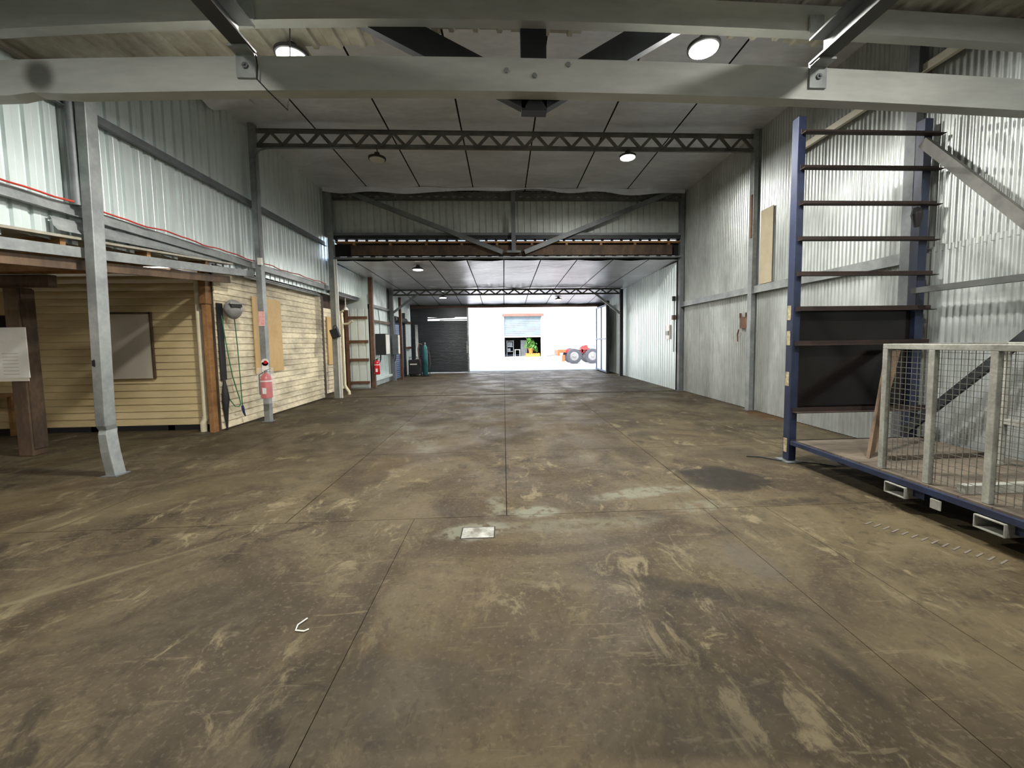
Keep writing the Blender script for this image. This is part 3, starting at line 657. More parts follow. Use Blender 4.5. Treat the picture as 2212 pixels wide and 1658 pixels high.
part(MB().tube([(-6.05, 7.9, 2.98), (-5.85, 7.9, 2.93), (-5.70, 7.88, 2.91), (-5.62, 7.86, 2.86), (-5.6, 7.85, 2.75), (-5.6, 7.85, .25)], .045, 12), 'pipe', 'pvc', dp, smooth=True)
part(MB().tube([(-5.6, 7.85, .28), (-5.6, 7.85, .22), (-5.62, 7.82, .17), (-5.62, 7.82, .0)], .055, 12), 'shoe', 'pvc', dp, smooth=True)
# bent flashing and loose tubes on the roof edge
fs_ = MB()
def ff(a, b):
    yy = 4.95+2.75*a; prof = [(0, .16), (.03, .11), (.03, .06), (.08, .0)]; k = b*3; i = min(int(k), 2); t = k-i
    px = prof[i][0]*(1-t)+prof[i+1][0]*t; pz = prof[i][1]*(1-t)+prof[i+1][1]*t
    return (-5.07+px+.02*math.sin(a*4), yy, zr(yy)+.16-.20*a+.10*a*a+.03*math.sin(a*3.1)+pz*(1-.25*a))
fs_.grid(ff, 24, 6)
solo(fs_, 'roof_flashing', 'galv', 'long bent metal flashing strip lying on the lean-to edge', 'flashing', smooth=True)
for i, (dx, dz) in enumerate(((0, 0), (.052, .0), (.026, .078))):
    solo(MB().tube([(-5.215+dx, 8.3+.2*i, 2.965+dz*.6), (-5.215+dx, 12.0-.1*i, 2.965+dz*.6)], .024, 10), 'steel_tube', 'galv', ['lowest loose steel tube stored on top of the weatherboard side', 'front loose steel tube stored on top of the weatherboard side', 'topmost loose steel tube stored on top of the weatherboard side'][i], 'tube', 'loose tubes above the weatherboards', smooth=True)
for yy in (8.9, 10.3, 11.7): part(MB().box(-5.262, -5.12, yy, yy+.04, 2.925, 2.94), 'tube_bracket', 'galv_dark', shed)
# things on the side wall
ply = solo(MB().box(-5.262, -5.244, 8.9, 9.98, .99, 2.62), 'fibreboard_sheet', 'ply', 'plain tan fibreboard sheet fixed over the side weatherboards', 'board')
hb = thing('backing_board', 'tall black mounting board behind the welding helmet', 'board', (-5.26, 7.85, .5))
part(MB().box(-5.264, -5.244, 7.82, 7.97, .95, 2.38), 'board', 'rubber', hb)
part(MB().tube([(-5.24, 7.88, .95), (-5.23, 7.87, .75), (-5.22, 7.86, .6), (-5.23, 7.86, .45), (-5.24, 7.88, .0)], [.02, .05, .065, .05, .012], 10), 'hanging_bag', 'rubber', hb, smooth=True)
hel = thing('welding_helmet', 'grey welding helmet with dark visor slot hung on wall', 'helmet', (-5.12, 8.0, 2.1))
mb = MB()
def hf(a, b):
    th = a*2*math.pi; ph = (b-.5)*math.pi; r = 1.0
    x = math.cos(ph)*math.cos(th); yv = math.cos(ph)*math.sin(th); z = math.sin(ph)
    taper = 1-.16*(z < 0)*(-z)
    return (-5.085+.15*x*taper, 8.02+.165*yv*taper, 2.27+.185*z)
mb.grid(hf, 24, 14); part(mb, 'shell', 'helmet', hel, smooth=True)
part(MB().bar((-5.02, 7.853, 2.325), (-4.915, 7.993, 2.33), .06, .05, (0, 0, 1)), 'visor', 'rubber', hel)
part(MB().bar((-5.03, 7.835, 2.368), (-4.90, 8.01, 2.372), .075, .022, (0, 0, 1)), 'visor_brow', 'helmet', hel)
hs = [(-5.2, 7.86, 2.15), (-5.18, 7.88, 1.8), (-5.17, 7.93, 1.4), (-5.16, 8.0, 1.0), (-5.15, 8.09, .7), (-5.15, 8.15, .55), (-5.15, 8.17, .45), (-5.15, 8.12, .41), (-5.16, 8.02, .43), (-5.18, 7.94, .54), (-5.2, 7.92, .6)]
solo(MB().tube(hs, .009, 6), 'air_hose', 'hose', 'green hose looping down to the hanging black bag', 'hose', smooth=True)
h2 = thing('air_hose', 'straight green hose ending in a navy blow gun', 'hose', (-5.13, 8.2, .25))
part(MB().tube([(-5.12, 8.08, 2.28), (-5.12, 8.13, 1.6), (-5.13, 8.17, 1.0), (-5.14, 8.2, .42)], .009, 6), 'line', 'hose', h2, smooth=True)
part(MB().tube([(-5.14, 8.2, .42), (-5.14, 8.21, .36), (-5.14, 8.23, .28), (-5.14, 8.27, .2)], [.02, .026, .022, .012], 8), 'blow_gun', 'navy', h2, smooth=True)

# fire extinguishers
def extinguisher(x, y, z, label, bag):
    t = thing('fire_extinguisher', label, 'extinguisher', (x, y, z), 'fire extinguishers on posts')
    part(MB().lathe([(.08, 0), (.102, .012), (.105, .03), (.105, .38), (.095, .44), (.05, .485), (.03, .50), (.03, .53)], (x, y, z), 'z', 20), 'body', 'red', t, smooth=True)
    part(MB().box(x-.02, x+.02, y-.03, y+.03, z+.52, z+.56).bar((x, y-.02, z+.56), (x+.12, y-.03, z+.60), .025, .012).bar((x, y-.02, z+.54), (x+.11, y-.03, z+.545), .025, .012), 'valve_handle', 'rubber', t)
    part(MB().tube([(x-.03, y-.03, z+.53), (x-.1, y-.05, z+.48), (x-.105, y-.05, z+.2), (x-.10, y-.05, z+.08)], .012, 6), 'hose', 'rubber', t, smooth=True)
    part(MB().lathe([(.106, .34), (.106, .365)], (x, y, z), 'z', 20), 'band', 'white', t)
    part(MB().box(x-.02, x+.05, y-.108, y-.100, z+.10, z+.22), 'data_label', 'paper', t)
    if bag:
        mb = MB(); n = 16
        mb.grid(lambda a, b: (x+.02+(.165+.025*math.sin(a*6.28*3+b*4))*math.cos(a*6.2832)*(1-.25*abs(b-.4)), y-.01+(.14+.02*math.sin(a*6.28*4))*math.sin(a*6.2832)*(1-.25*abs(b-.4)), z-.1+.72*b), n, 8)
        part(mb, 'plastic_bag', 'clear', t, smooth=True)
    return t
extinguisher(-4.80, 8.44, .52, 'red extinguisher wrapped in clear plastic on the near left column', True)
sg = thing('extinguisher_sign', 'small red and white sign on column above the bagged extinguisher', 'sign', (-4.92, 8.62, 1.15))
part(MB().box(-4.975, -4.86, 8.612, 8.622, 1.98, 2.28), 'upper_plate', 'sign', sg)
part(MB().lathe([(.075, 0), (.075, -.006)], (-4.90, 8.62, 1.24), 'y', 20).box(-4.965, -4.835, 8.614, 8.62, 1.03, 1.24), 'lower_plate', 'white', sg)
part(MB().lathe([(.036, -.007), (.036, -.009)], (-4.89, 8.62, 1.24), 'y', 20), 'red_disc', 'red', sg)
extinguisher(-4.54, 14.80, .48, 'red extinguisher on the far red brown post', False)
bx = thing('hanging_tool_box', 'black box with loop handle hung on the conduit column', 'box', (-4.83, 12.02, 1.72))
part(MB().bar((-4.93, 12.0, 1.86), (-4.72, 12.0, 1.93), .12, .26), 'case', 'rubber', bx, bevel=.01)
part(MB().tube([(-4.88, 12.0, 2.0), (-4.86, 12.0, 2.1), (-4.8, 12.0, 2.13), (-4.76, 12.0, 2.05)], .012, 6), 'handle', 'rubber', bx, smooth=True)

# recess and rear-left clutter
rs = thing('recess_screen', 'ribbed screen framed in red brown timber facing the shed', 'screen', (-5.0, 14.6, 0))
for q in range(1): inst(trim_mesh('screen_sheet', 2.75, 'clad', width=.78, pitch=.26), 'screen_sheet', rs, (-5.5, 14.62, .05))
for z in (.18, .98, 1.62, 2.45): part(MB().box(-5.5, -4.74, 14.54, 14.6, z, z+.09), 'rail', 'redbrown', rs)
part(MB().box(-5.5, -5.4, 14.52, 14.6, 0, 2.75), 'stile', 'redbrown', rs)
rp = solo(MB().box(-4.76, -4.63, 14.85, 14.98, 0, 3.94), 'timber_post', 'redbrown', 'tall red brown post carrying the far red extinguisher', 'post', bevel=.006)
solo(MB().box(-4.51, -4.40, 17.95, 18.07, 0, 3.55), 'timber_post', 'redbrown', 'dark red brown post in front of the roller door', 'post', bevel=.006)
struct('wall_recess_end', MB().box(-5.7, -4.78, 14.68, 14.78, 0, 3.3).box(-5.1, -4.78, 14.9, 15.0, 3.0, 4.1), 'clad')
rw = struct('wall_recess', MB().box(-5.62, -5.55, 12.3, 14.7, 0, 3.2), 'timberdk')
for i in range(20): inst(wboard(2.0, 'y').mesh('recess_board', 'creamold') if i == 0 else bpy.data.meshes['recess_board'], 'recess_board', rw, (-5.55, 12.5, .05+BP*i))
part(MB().box(-5.53, -5.50, 13.1, 13.9, .95, 2.45), 'boarded_window', 'ply', rw)
struct('ceiling_recess', MB().box(-5.7, -5.05, 12.3, 15.0, 3.08, 3.14), 'galv_dark')
for i, (px, py) in enumerate(((-5.18, 12.75), (-5.02, 13.05))):
    d = thing('downpipe', ['cream downpipe just past the conduit column', 'cream downpipe with a kicked foot in the recess'][i], 'pipe', (px, py, 0), 'recess downpipes')
    part(MB().tube([(px-.02, py, 2.9-.3*i), (px, py, 2.6-.3*i), (px, py, .3), (px+.03*i, py, .22), (px+.13*i, py-.02, .08), (px+.13*i, py-.02, .0)], .045, 10), 'pipe', 'pvc', d, smooth=True)
    part(MB().tube([(px-.02, py, 2.5-.3*i), (px+.2, py, 2.52-.3*i), (px+.32, py, 2.6-.3*i)], .035, 8), 'branch', 'pvc', d, smooth=True)
sp = thing('spot_lamp', 'small silver spotlight under the recess ceiling', 'lamp', (-5.1, 13.6, 2.7))
part(MB().lathe([(.03, .1), (.06, .06), (.085, 0)], (-5.1, 13.6, 2.68), 'z', 14), 'shade', 'white', sp, smooth=True)
part(MB().tube([(-5.1, 13.6, 2.78), (-5.1, 13.6, 3.08)], .012, 6), 'stem', 'white', sp)
def cabinet(x0, x1, y0, y1, z0, z1, mb_, mf, label):
    t = thing('switch_cabinet', label, 'cabinet', (x0, y0, z0), 'wall mounted electrical cabinets')
    part(MB().box(x0, x1, y0, y1, z0, z1), 'case', mb_, t, bevel=.008)
    part(MB().box(x1, x1+.02, y0+.02, y1-.02, z0+.03, z1-.03), 'door', mf, t, bevel=.005)
    part(MB().tube([(x0+.1, (y0+y1)/2, z1), (x0+.1, (y0+y1)/2, z1+.5), (x0+.05, (y0+y1)/2+.05, z1+.9)], .015, 6), 'conduit', 'galv_dark', t, smooth=True)
    part(MB().tube([(x0+.1, (y0+y1)/2, z0), (x0+.08, (y0+y1)/2+.05, z0-.15), (x0+.05, (y0+y1)/2, z0-.3)], .02, 6), 'cable', 'rubber', t, smooth=True)
    return t
cabinet(-4.79, -4.42, 15.55, 16.05, 1.15, 1.95, 'rubber', 'white', 'dark electrical cabinet with white front past the red post')
cabinet(-4.60, -4.36, 17.1, 17.36, 1.12, 1.95, 'galv_dark', 'white', 'pale electrical cabinet mounted on the far left column')
for i, z in enumerate((2.35, 2.9)):
    solo(MB().box(-4.77, -4.70, 15.0, 17.35, z, z+.1), 'wall_rail', ['post', 'galv_dark'][i], ['lower timber rail above the electrical cabinets', 'upper grey rail above the electrical cabinets'][i], 'rail', 'rails on the far left wall')
solo(MB().box(-4.77, -4.68, 15.0, 17.35, .22, .31), 'wall_rail', 'clad', 'pale bottom rail under the far red extinguisher', 'rail', 'rails on the far left wall')
rd = thing('roller_door', 'blue grey roller door in the far left wall', 'door', (-4.75, 18.6, 0))
mb = MB(); mb.grid(lambda a, b: (-4.76+.008*math.cos(b*2.5/.09*2*math.pi), 17.65+2.0*a, .02+2.5*b), 1, 168); part(mb, 'curtain', 'bluegrey', rd, smooth=True)
part(MB().tube([(-4.66, 17.6, 2.62), (-4.66, 19.72, 2.62)], .13, 14), 'drum', 'rubber', rd, smooth=True)
part(MB().box(-4.8, -4.7, 17.58, 17.66, 0, 2.6), 'guide', 'white', rd); part(MB().box(-4.8, -4.66, 19.62, 19.76, 0, 3.0), 'guide', 'black_steel', rd)
solo(MB().box(-4.78, -4.7, 19.8, 21.4, 2.55, 2.65), 'wall_rail', 'redbrown', 'high red brown rail between roller door and black leaf', 'rail', 'rails on the far left wall')
solo(MB().box(-4.78, -4.7, 19.8, 21.4, 1.3, 1.4), 'wall_rail', 'redbrown', 'low red brown rail between roller door and black leaf', 'rail', 'rails on the far left wall')
chest = thing('welder_unit', 'black wheeled welder unit with white label strip', 'welder', (-4.25, 19.6, 0))
part(MB().box(-4.5, -4.02, 19.4, 20.0, .1, .78), 'case', 'rubber', chest, bevel=.03)
part(MB().box(-4.42, -4.1, 19.392, 19.4, .56, .61), 'label_strip', 'white', chest)
for xx in (-4.52, -4.0): part(MB().lathe([(.1, -.02), (.1, .02)], (xx, 19.9, .1), 'x', 14), 'wheel', 'rubber', chest)
part(MB().tube([(-4.45, 19.42, .75), (-4.45, 19.38, .92), (-4.07, 19.38, .92), (-4.07, 19.42, .75)], .015, 6), 'handle', 'black_steel', chest)
gc = thing('gas_cylinder', 'tall teal gas cylinder on a trolley by black door', 'cylinder', (-3.72, 19.5, 0))
part(MB().lathe([(.10, .06), (.115, .08), (.115, 1.25), (.09, 1.4), (.05, 1.48), (.035, 1.5)], (-3.72, 19.5, 0), 'z', 18), 'bottle', 'teal', gc, smooth=True)
part(MB().lathe([(.03, 1.5), (.04, 1.55), (.02, 1.6)], (-3.72, 19.5, 0), 'z', 10), 'valve', 'rim', gc)
part(MB().box(-3.9, -3.54, 19.38, 19.66, .02, .06).bar((-3.88, 19.66, .04), (-3.9, 19.72, 1.5), .03, .03).bar((-3.56, 19.66, .04), (-3.58, 19.72, 1.5), .03, .03), 'trolley', 'black_steel', gc)
part(MB().tube([(-3.85, 19.5, 1.5), (-3.98, 19.45, 1.55), (-4.03, 19.42, 1.3), (-4.0, 19.42, .9), (-3.93, 19.42, .5)], .03, 8), 'hose_coil', 'timberdk', gc, smooth=True)
part(MB().tube([(-3.62, 19.45, 1.3), (-3.5, 19.42, 1.0), (-3.46, 19.42, .6), (-3.52, 19.42, .4)], .015, 6), 'hose', 'redbrown', gc, smooth=True)
solo(MB().bar((-4.25, 20.3, .78), (-4.45, 21.2, 2.5), .14, .03).box(-4.35, -4.15, 20.2, 20.4, 0, .8), 'steel_offcut', 'galv', 'pale steel length leaning behind the welder unit', 'steel')

# =================================================================== FAR DOORS
d1 = struct('door_1', None, None, (-3.3, 21.4, 0), 'closed black sheeted sliding door leaf')
mb = MB(); mb.grid(lambda a, b: (-4.7+2.82*a, 21.36+.006*math.cos(b*2.66/.076*6.2832), .05+2.66*b), 1, 210); part(mb, 'leaf_sheet', 'blackdoor', d1, smooth=True)
part(MB().box(-4.7, -1.88, 21.38, 21.42, .05, 2.71), 'leaf_back', 'dark', d1)
part(MB().box(-1.88, -1.80, 21.34, 21.44, .02, 3.36), 'edge_frame', 'galv', d1)
part(MB().box(-1.93, -1.80, 21.30, 21.34, 1.02, 1.62), 'latch_plate', 'galv', d1)
for z in (2.88, 3.05, 3.2): part(MB().box(-4.7, -1.88, 21.35, 21.43, z, z+(.175 if z < 3 else .155)), 'top_rail', 'blackdoor', d1)
part(MB().bar((-4.72, 21.39, 2.80), (-2.5, 21.39, 2.87), .05, .07), 'cover_strip', 'blackdoor', d1)
part(MB().bar((-3.3, 21.39, 2.74), (-1.88, 21.39, 2.765), .05, .05), 'cover_strip', 'blackdoor', d1)
part(MB().box(-4.7, -3.9, 21.39, 21.43, 2.7, 2.9), 'cover_plate', 'blackdoor', d1)
d2 = struct('door_2', None, None, (4.93, 20.4, 0), 'pale open door leaf swung inwards')
part(MB().box(4.93, 4.97, 19.3, 21.5, .05, 3.3), 'leaf_sheet', 'clad', d2)
for yy in (19.3, 20.35, 21.42): part(MB().box(4.89, 4.93, yy, yy+.07, .05, 3.3), 'stile', 'bluegrey', d2)
for z in (.05, 1.62, 3.23): part(MB().box(4.89, 4.93, 19.3, 21.5, z, z+.07), 'rail', 'bluegrey', d2)
part(MB().box(4.88, 5.03, 19.2, 19.3, .02, 3.45), 'edge_post', 'black_steel', d2)
part(MB().box(4.98, 5.0, 19.3, 21.5, .05, 3.3), 'outer_sheet', 'blackdoor', d2)

# =================================================================== OUTSIDE
fb = thing('warehouse_building', 'white warehouse facade across the yard with half open shutter', 'building', (2, 42, 0))
part(MB().box(-40, .1, 42, 42.3, 0, 11).box(3.85, 45, 42, 42.3, 0, 11).box(.1, 3.85, 42, 42.3, 4.15, 11), 'wall', 'facade', fb)
mb = MB(); mb.grid(lambda a, b: (.1+3.75*a, 42.1+.02*math.cos(b*2.1/.09*6.2832), 2.08+2.1*b), 1, 150); part(mb, 'shutter', 'shutter', fb, smooth=True)
part(MB().box(.1, 3.85, 42.02, 42.14, 2.0, 2.1), 'bottom_rail', 'white', fb)
part(MB().box(-.12, 4.15, 41.85, 42.0, 4.15, 4.42), 'lintel', 'lintel', fb)
part(MB().box(.0, .1, 41.96, 42.0, 0, 4.15), 'guide', 'shutter', fb); part(MB().box(3.85, 3.95, 41.96, 42.0, 0, 4.15), 'guide', 'shutter', fb)
part(MB().box(-1, 5, 48, 48.1, 0, 4.5).box(-1.1, -1, 42.3, 48, 0, 4.5).box(5, 5.1, 42.3, 48, 0, 4.5).box(-1, 5, 42.3, 48, 4.4, 4.5), 'interior', 'rubber', fb)
part(MB().box(-1.2, -.3, 41.9, 41.99, 2.9, 3.0), 'wall_vent', 'shutter', fb)
shf = thing('storage_shelf', 'grey shelving inside the dark warehouse doorway', 'shelf', (.8, 43.4, 0))
for xx in (.3, 1.0): part(MB().box(xx, xx+.06, 43.2, 43.26, 0, 1.7), 'upright', 'galv', shf)
for z in (.5, 1.0, 1.6): part(MB().box(.3, 1.06, 43.2, 43.7, z, z+.05), 'shelf_board', 'galv', shf)
part(MB().box(.4, .9, 43.25, 43.6, 1.05, 1.5).box(.4, .7, 43.25, 43.6, .55, .85), 'carton', 'galv_dark', shf)
st = thing('white_table', 'small white table in the warehouse doorway', 'table', (1.4, 43, 0))
part(MB().box(1.15, 1.72, 42.9, 43.5, .68, .73), 'top', 'white', st)
for xx in (1.17, 1.66):
    for yy in (42.92, 43.44): part(MB().box(xx, xx+.04, yy, yy+.04, 0, .68), 'leg', 'white', st)
gb = solo(MB().box(1.8, 2.5, 43.4, 44.0, .0, 1.7), 'steel_locker', 'galv_dark', 'grey locker behind the plant in warehouse doorway', 'locker')
pl = thing('timber_pallet', 'yellow timber pallet in the warehouse doorway', 'pallet', (3.0, 42.2, 0))
for yy in (41.75, 42.15, 42.55): part(MB().box(2.25, 3.7, yy, yy+.1, .0, .28), 'bearer', 'pallet', pl)
for i in range(6): part(MB().box(2.25+i*.25, 2.43+i*.25, 41.72, 42.7, .28, .34), 'deck_slat', 'pallet', pl)
pt = thing('potted_plant', 'leafy green plant in a yellow pot on the pallet', 'plant', (2.8, 42.2, .34))
part(MB().lathe([(.2, .0), (.3, .5), (.32, .52)], (2.8, 42.2, .34), 'z', 16), 'pot', 'pallet', pt, smooth=True)
lf = MB()
for i in range(260):
    a = random.random()*6.28; rr = random.random()**.6; h = random.random()
    c = Vector((2.85+.75*rr*math.cos(a)*(1-.3*h), 42.2+.4*rr*math.sin(a), .9+1.0*h-.5*rr*(math.cos(a) > 0)))
    u = Vector((random.uniform(-1, 1), random.uniform(-1, 1), random.uniform(-.5, 1))).normalized()*.14; w = u.cross(Vector((random.random(), random.random(), .3))).normalized()*.06
    lf.add([c-u, c+w, c+u, c-w], [(0, 1, 2, 3)])
part(lf, 'foliage', 'leaf', pt, kind='stuff')
part(MB().tube([(2.8, 42.2, .8), (2.85, 42.2, 1.5)], .03, 6), 'stem', 'timber', pt)
# truck trailer
tl = thing('truck_trailer', 'red and orange tandem axle truck trailer parked in the yard', 'trailer', (5.5, 28.5, 0))
def wheel(x, y, r=.53):
    w = part(MB().lathe([(r*.56, -.03), (r*.58, -.13), (r*.9, -.14), (r, -.11), (r, .11), (r*.9, .14), (r*.56, .13)], (x, y, r-.02), 'y', 28), 'wheel', 'tyre', tl, smooth=True)
    part(MB().lathe([(r*.57, -.12), (r*.5, -.13), (r*.46, -.05), (r*.2, -.06), (r*.17, -.15), (r*.1, -.16)], (x, y, r-.02), 'y', 28), 'rim', 'rim', w, smooth=True)
    for k in range(8):
        a = k*math.pi/4; part(MB().lathe([(.035, -.075), (.035, -.055)], (x+.19*math.cos(a), y, r-.02+.19*math.sin(a)), 'y', 8), 'hand_hole', 'dark', w)
for x in (4.85, 6.12):
    wheel(x, 28.0); wheel(x, 29.7)
part(MB().box(3.75, 9.0, 28.2, 28.35, .75, .95).box(3.75, 9.0, 29.4, 29.55, .75, .95), 'chassis_rail', 'trred', tl)
part(MB().box(3.7, 3.85, 27.9, 29.8, .55, .95).box(3.85, 4.25, 27.9, 28.1, .8, .98), 'rear_beam', 'trorange', tl)
part(MB().bar((3.75, 28.8, .6), (3.0, 28.8, .52), .12, .1), 'drawbar', 'galv_dark', tl)
part(MB().box(4.0, 4.2, 27.9, 28.0, .15, .6), 'mud_flap', 'trorange', tl)
part(MB().add([(5.2, 28, 1.0), (5.9, 28, 1.0), (5.75, 28, 1.28), (5.4, 28, 1.2), (5.2, 28.4, 1.0), (5.9, 28.4, 1.0), (5.75, 28.4, 1.28), (5.4, 28.4, 1.2)], [(0, 1, 2, 3), (7, 6, 5, 4), (0, 4, 5, 1), (1, 5, 6, 2), (2, 6, 7, 3), (3, 7, 4, 0)]), 'fender', 'trred', tl)
for x in (4.85, 6.12): part(MB().tube([(x, 28.0, .51), (x, 29.7, .51)], .06, 10), 'axle', 'black_steel', tl)
part(MB().box(5.42, 5.52, 28.2, 28.6, .7, 1.05), 'spring_hanger', 'trred', tl)

# =================================================================== BLUE RACK (right)
rk = thing('storage_rack', 'tall blue steel bar rack with rusty rungs and timber deck', 'rack', (4.5, 4.0, 0))
pL = part(MB().box(3.63, 3.73, 4.97, 5.08, .02, 4.28), 'post', 'blue', rk, bevel=.006)
part(MB().box(5.25, 5.36, 4.97, 5.08, .02, 4.28), 'post', 'blue', rk, bevel=.006)
part(MB().box(3.57, 3.77, 4.9, 5.14, 0, .015), 'base_plate', 'galv_dark', rk)
for z0, z1 in ((1.82, 2.0), (1.5, 1.68), (.98, 1.16), (.12, .3)): part(MB().box(3.624, 3.63, 5.0, 5.06, z0, z1), 'sticker', 'label', pL)
rung = MB(); rung.prism([(0, -.03), (.085, -.03), (.085, -.022), (.008, -.022), (.008, .03), (0, .03)], (0, 0, 0), (1.78, 0, 0))
rme = rung.mesh('rung', 'rust')
for z in (4.09, 3.67, 3.245, 2.815, 2.386, 1.955, 1.525, .675, .26): inst(rme, 'rung', rk, (3.66, 4.965, z))
part(MB().box(3.74, 5.25, 5.03, 5.045, .68, 1.95), 'back_panel', 'panelblk', rk)
part(MB().bar((5.2, 4.93, 3.97), (5.2, 3.2, 1.92), .05, .11), 'brace', 'truss', rk)
part(MB().bar((5.2, 4.98, .36), (5.2, 2.6, 2.85), .05, .09), 'brace', 'black_steel', rk)
part(MB().box(5.17, 5.23, 1.5, 4.97, 2.13, 2.20), 'side_rail', 'tie', rk)
part(MB().box(3.62, 3.68, 1.2, 4.93, .235, .285), 'deck_rail', 'blue', rk)
part(MB().box(5.25, 5.31, 1.2, 4.93, .235, .285), 'deck_rail', 'blue', rk)
for yy in (1.25, 2.2, 3.2, 4.2): part(MB().box(3.68, 5.25, yy, yy+.06, .2, .27), 'bearer', 'blue', rk)
yy = 1.2; dm = MB().box(0, 1.63, 0, .225, 0, .018).mesh('deck_board', 'deck')
while yy < 4.8: inst(dm, 'deck_board', rk, (3.655, yy, .285)); yy += .23
for yc in (3.52, 2.78):
    mb = MB(); o, i_ = (-.10, .10, .125, .225), (-.092, .092, .133, .217)
    for x0, x1, z0, z1 in ((o[0], i_[0], o[2], o[3]), (i_[1], o[1], o[2], o[3]), (i_[0], i_[1], o[2], i_[2]), (i_[0], i_[1], i_[3], o[3])): mb.box(3.60, 5.3, yc+x0, yc+x1, z0, z1)
    part(mb, 'fork_pocket', 'cage', rk)
    part(MB().box(3.68, 5.25, yc-.2, yc-.101, .15, .235), 'pocket_gusset', 'blue', rk)
part(MB().box(3.60, 3.612, 3.12, 3.2, .14, .22), 'lug', 'cage', rk)
for xx in (3.72, 5.15):
    part(MB().box(xx, xx+.1, 1.25, 1.35, 0, .235), 'foot', 'blue', rk)
part(MB().box(5.15, 5.25, 4.7, 4.8, 0, .235), 'foot', 'blue', rk)
part(MB().tube([(5.19, 4.96, 3.17), (5.16, 4.93, 3.10), (5.18, 4.94, 2.95)], [.05, .06, .03], 8), 'tie_knot', 'rubber', rk, smooth=True)

# mesh cage standing on the deck
cg = thing('mesh_cage', 'grey tube cage with welded wire mesh standing on rack deck', 'cage', (4.3, 2.8, .305))
Z0, Z1 = .305, 1.525
py = [3.75, 3.32, 2.87, 2.42, 1.97, 1.52]
for X, nm in ((3.70, 'near'), (4.93, 'far')):
    for y in py: part(MB().box(X-.025, X+.025, y-.025, y+.025, Z0, Z1-.05), 'post', 'cage', cg, bevel=.004)
    part(MB().box(X-.025, X+.025, py[-1]-.025, py[0]+.025, Z1-.05, Z1), 'top_rail', 'cage', cg, bevel=.004)
    if nm == 'far': part(MB().box(X-.02, X+.02, py[-1], py[0], .72, .77), 'mid_rail', 'cage', cg)
    for a, b in zip(py, py[1:]):
        mb = MB(); yy = b+.05
        while yy < a-.02: mb.bar((X+.012, yy, Z0+.02), (X+.012, yy, Z1-.05), .004, .004); yy += .05
        z = Z0+.05
        while z < Z1-.05: mb.bar((X+.016, b, z), (X+.016, a, z), .004, .004); z += .05
        part(mb, 'wire_mesh', 'wire', cg, kind='stuff')
part(MB().box(3.73, 4.9, 3.73, 3.77, Z1-.05, Z1), 'end_rail', 'cage', cg)
part(MB().box(3.73, 4.9, 3.05, 3.11, Z0, Z0+.07), 'floor_rail', 'cage', cg)
# leaning plank and loose timber
lp = MB(); lp.add([(3.86, 4.1, .306), (4.06, 4.25, .306), (5.0, 4.93, 1.40), (4.8, 4.9, 1.40), (3.86, 4.06, .306), (4.06, 4.21, .306), (5.0, 4.89, 1.42), (4.8, 4.86, 1.42)], [(0, 1, 2, 3), (7, 6, 5, 4), (0, 4, 5, 1), (1, 5, 6, 2), (2, 6, 7, 3), (3, 7, 4, 0)])
solo(lp, 'leaning_plank', 'post', 'brown plank leaning from the deck against the rack panel', 'plank')
solo(MB().bar((4.0, 4.02, .33), (5.1, 4.05, .33), .09, .045), 'timber_batten', 'deck', 'loose timber batten lying across the deck near the plank', 'batten')
solo(MB().bar((4.55, 4.7, .8), (4.95, 4.72, .8), .12, .5), 'cardboard_carton', 'timber', 'brown carton standing behind the leaning plank', 'carton') if False else None

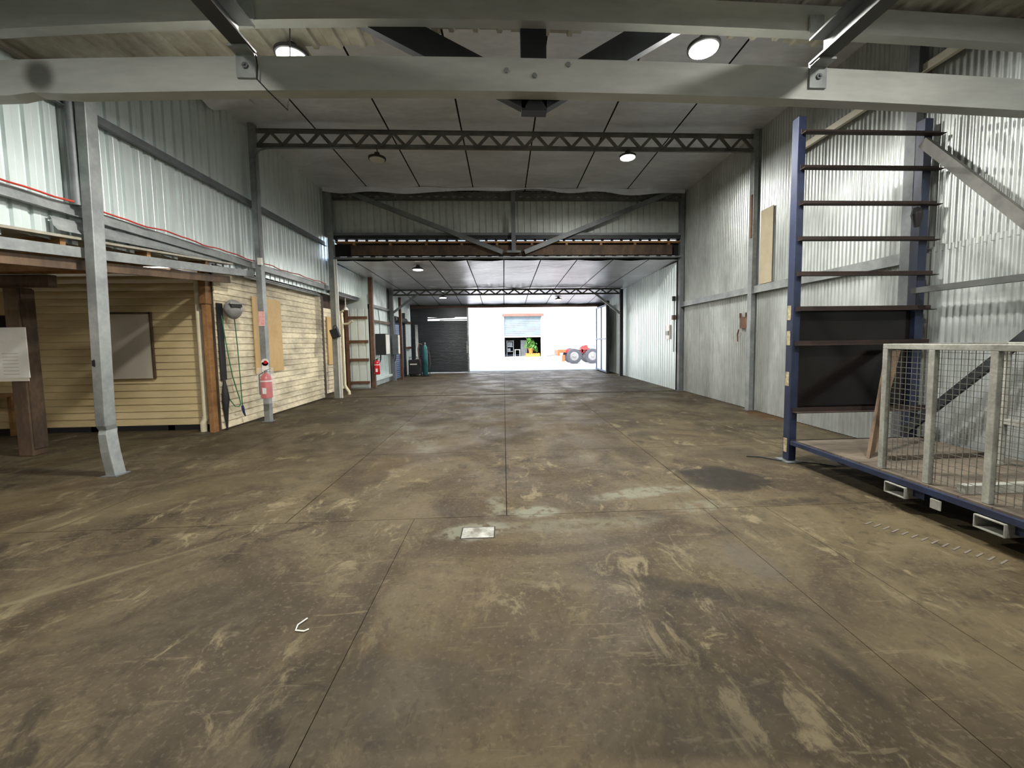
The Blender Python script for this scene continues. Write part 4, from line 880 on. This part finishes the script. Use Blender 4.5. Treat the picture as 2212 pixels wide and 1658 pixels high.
# wall bits on the right
hd = thing('rusty_bracket', 'rusty plate bracket hanging on the corrugated wall by column', 'bracket', (5.46, 9.1, 1.7))
part(MB().box(5.455, 5.475, 8.92, 9.2, 1.82, 2.08), 'plate', 'redbrown', hd)
for yy in (8.94, 9.16): part(MB().box(5.44, 5.475, yy, yy+.04, 2.06, 2.17), 'lug', 'redbrown', hd)
part(MB().tube([(5.45, 9.22, 1.8), (5.44, 9.26, 1.68), (5.44, 9.24, 1.52)], .015, 6), 'cable_tail', 'redbrown', hd, smooth=True)
fs2 = thing('paper_holder', 'torn pale paper holder on the far right ribbed wall', 'holder', (5.33, 13.0, 1.6))
part(MB().box(5.30, 5.34, 12.85, 13.15, 1.6, 2.05), 'sheet', 'wboard', fs2)
part(MB().box(5.28, 5.33, 12.9, 13.1, 1.72, 1.86), 'clip', 'galv', fs2)
lk = thing('door_latch', 'black latch gear on the far right jamb', 'latch', (5.3, 12.5, 2.2))
part(MB().box(5.26, 5.34, 12.48, 12.56, 2.78, 2.92), 'upper_latch', 'rubber', lk)
part(MB().box(5.26, 5.34, 12.46, 12.58, 2.2, 2.34), 'lower_latch', 'redbrown', lk)
part(MB().tube([(5.31, 12.52, 1.2), (5.31, 12.52, 2.8)], .015, 6), 'rod', 'galv', lk)

solo(MB().tube([(-2.19, 3.985, 4.21), (-2.18, 3.985, 4.12), (-2.19, 3.985, 4.0), (-2.1, 3.99, 3.9), (-2.02, 4.16, 3.83), (-2.05, 4.3, 4.2), (-2.05, 4.35, 4.7)], .006, 5), 'dangling_wire', 'rubber', 'thin dark wire dangling over the near truss by the bracket', 'wire', smooth=True)
# floor litter
solo(MB().tube([(-1.17, 2.33, .008), (-1.20, 2.28, .006), (-1.19, 2.235, .006), (-1.14, 2.225, .006), (-1.12, 2.24, .006)], .004, 5), 'wire_offcut', 'white', 'tiny curled white wire offcut on the near floor', 'wire')
solo(MB().tube([(3.25, 5.25, .01), (3.4, 5.2, .01), (3.55, 5.02, .012), (3.9, 4.85, .012), (4.05, 4.7, .012)], .008, 6), 'black_cable', 'rubber', 'short black cable on the floor around rack foot', 'cable')
gr = thing('drain_grate', 'faint steel drain grate set in the floor beside deck', 'grate', (3.2, 2.9, 0))
for i in range(14): part(MB().box(2.98+.035*i, 3.0+.035*i, 2.62, 2.74, 0, .004) if False else MB().bar((3.05+.03*i, 3.22-.05*i, .002), (3.15+.03*i, 3.26-.05*i, .002), .012, .004), 'bar', 'grate', gr)
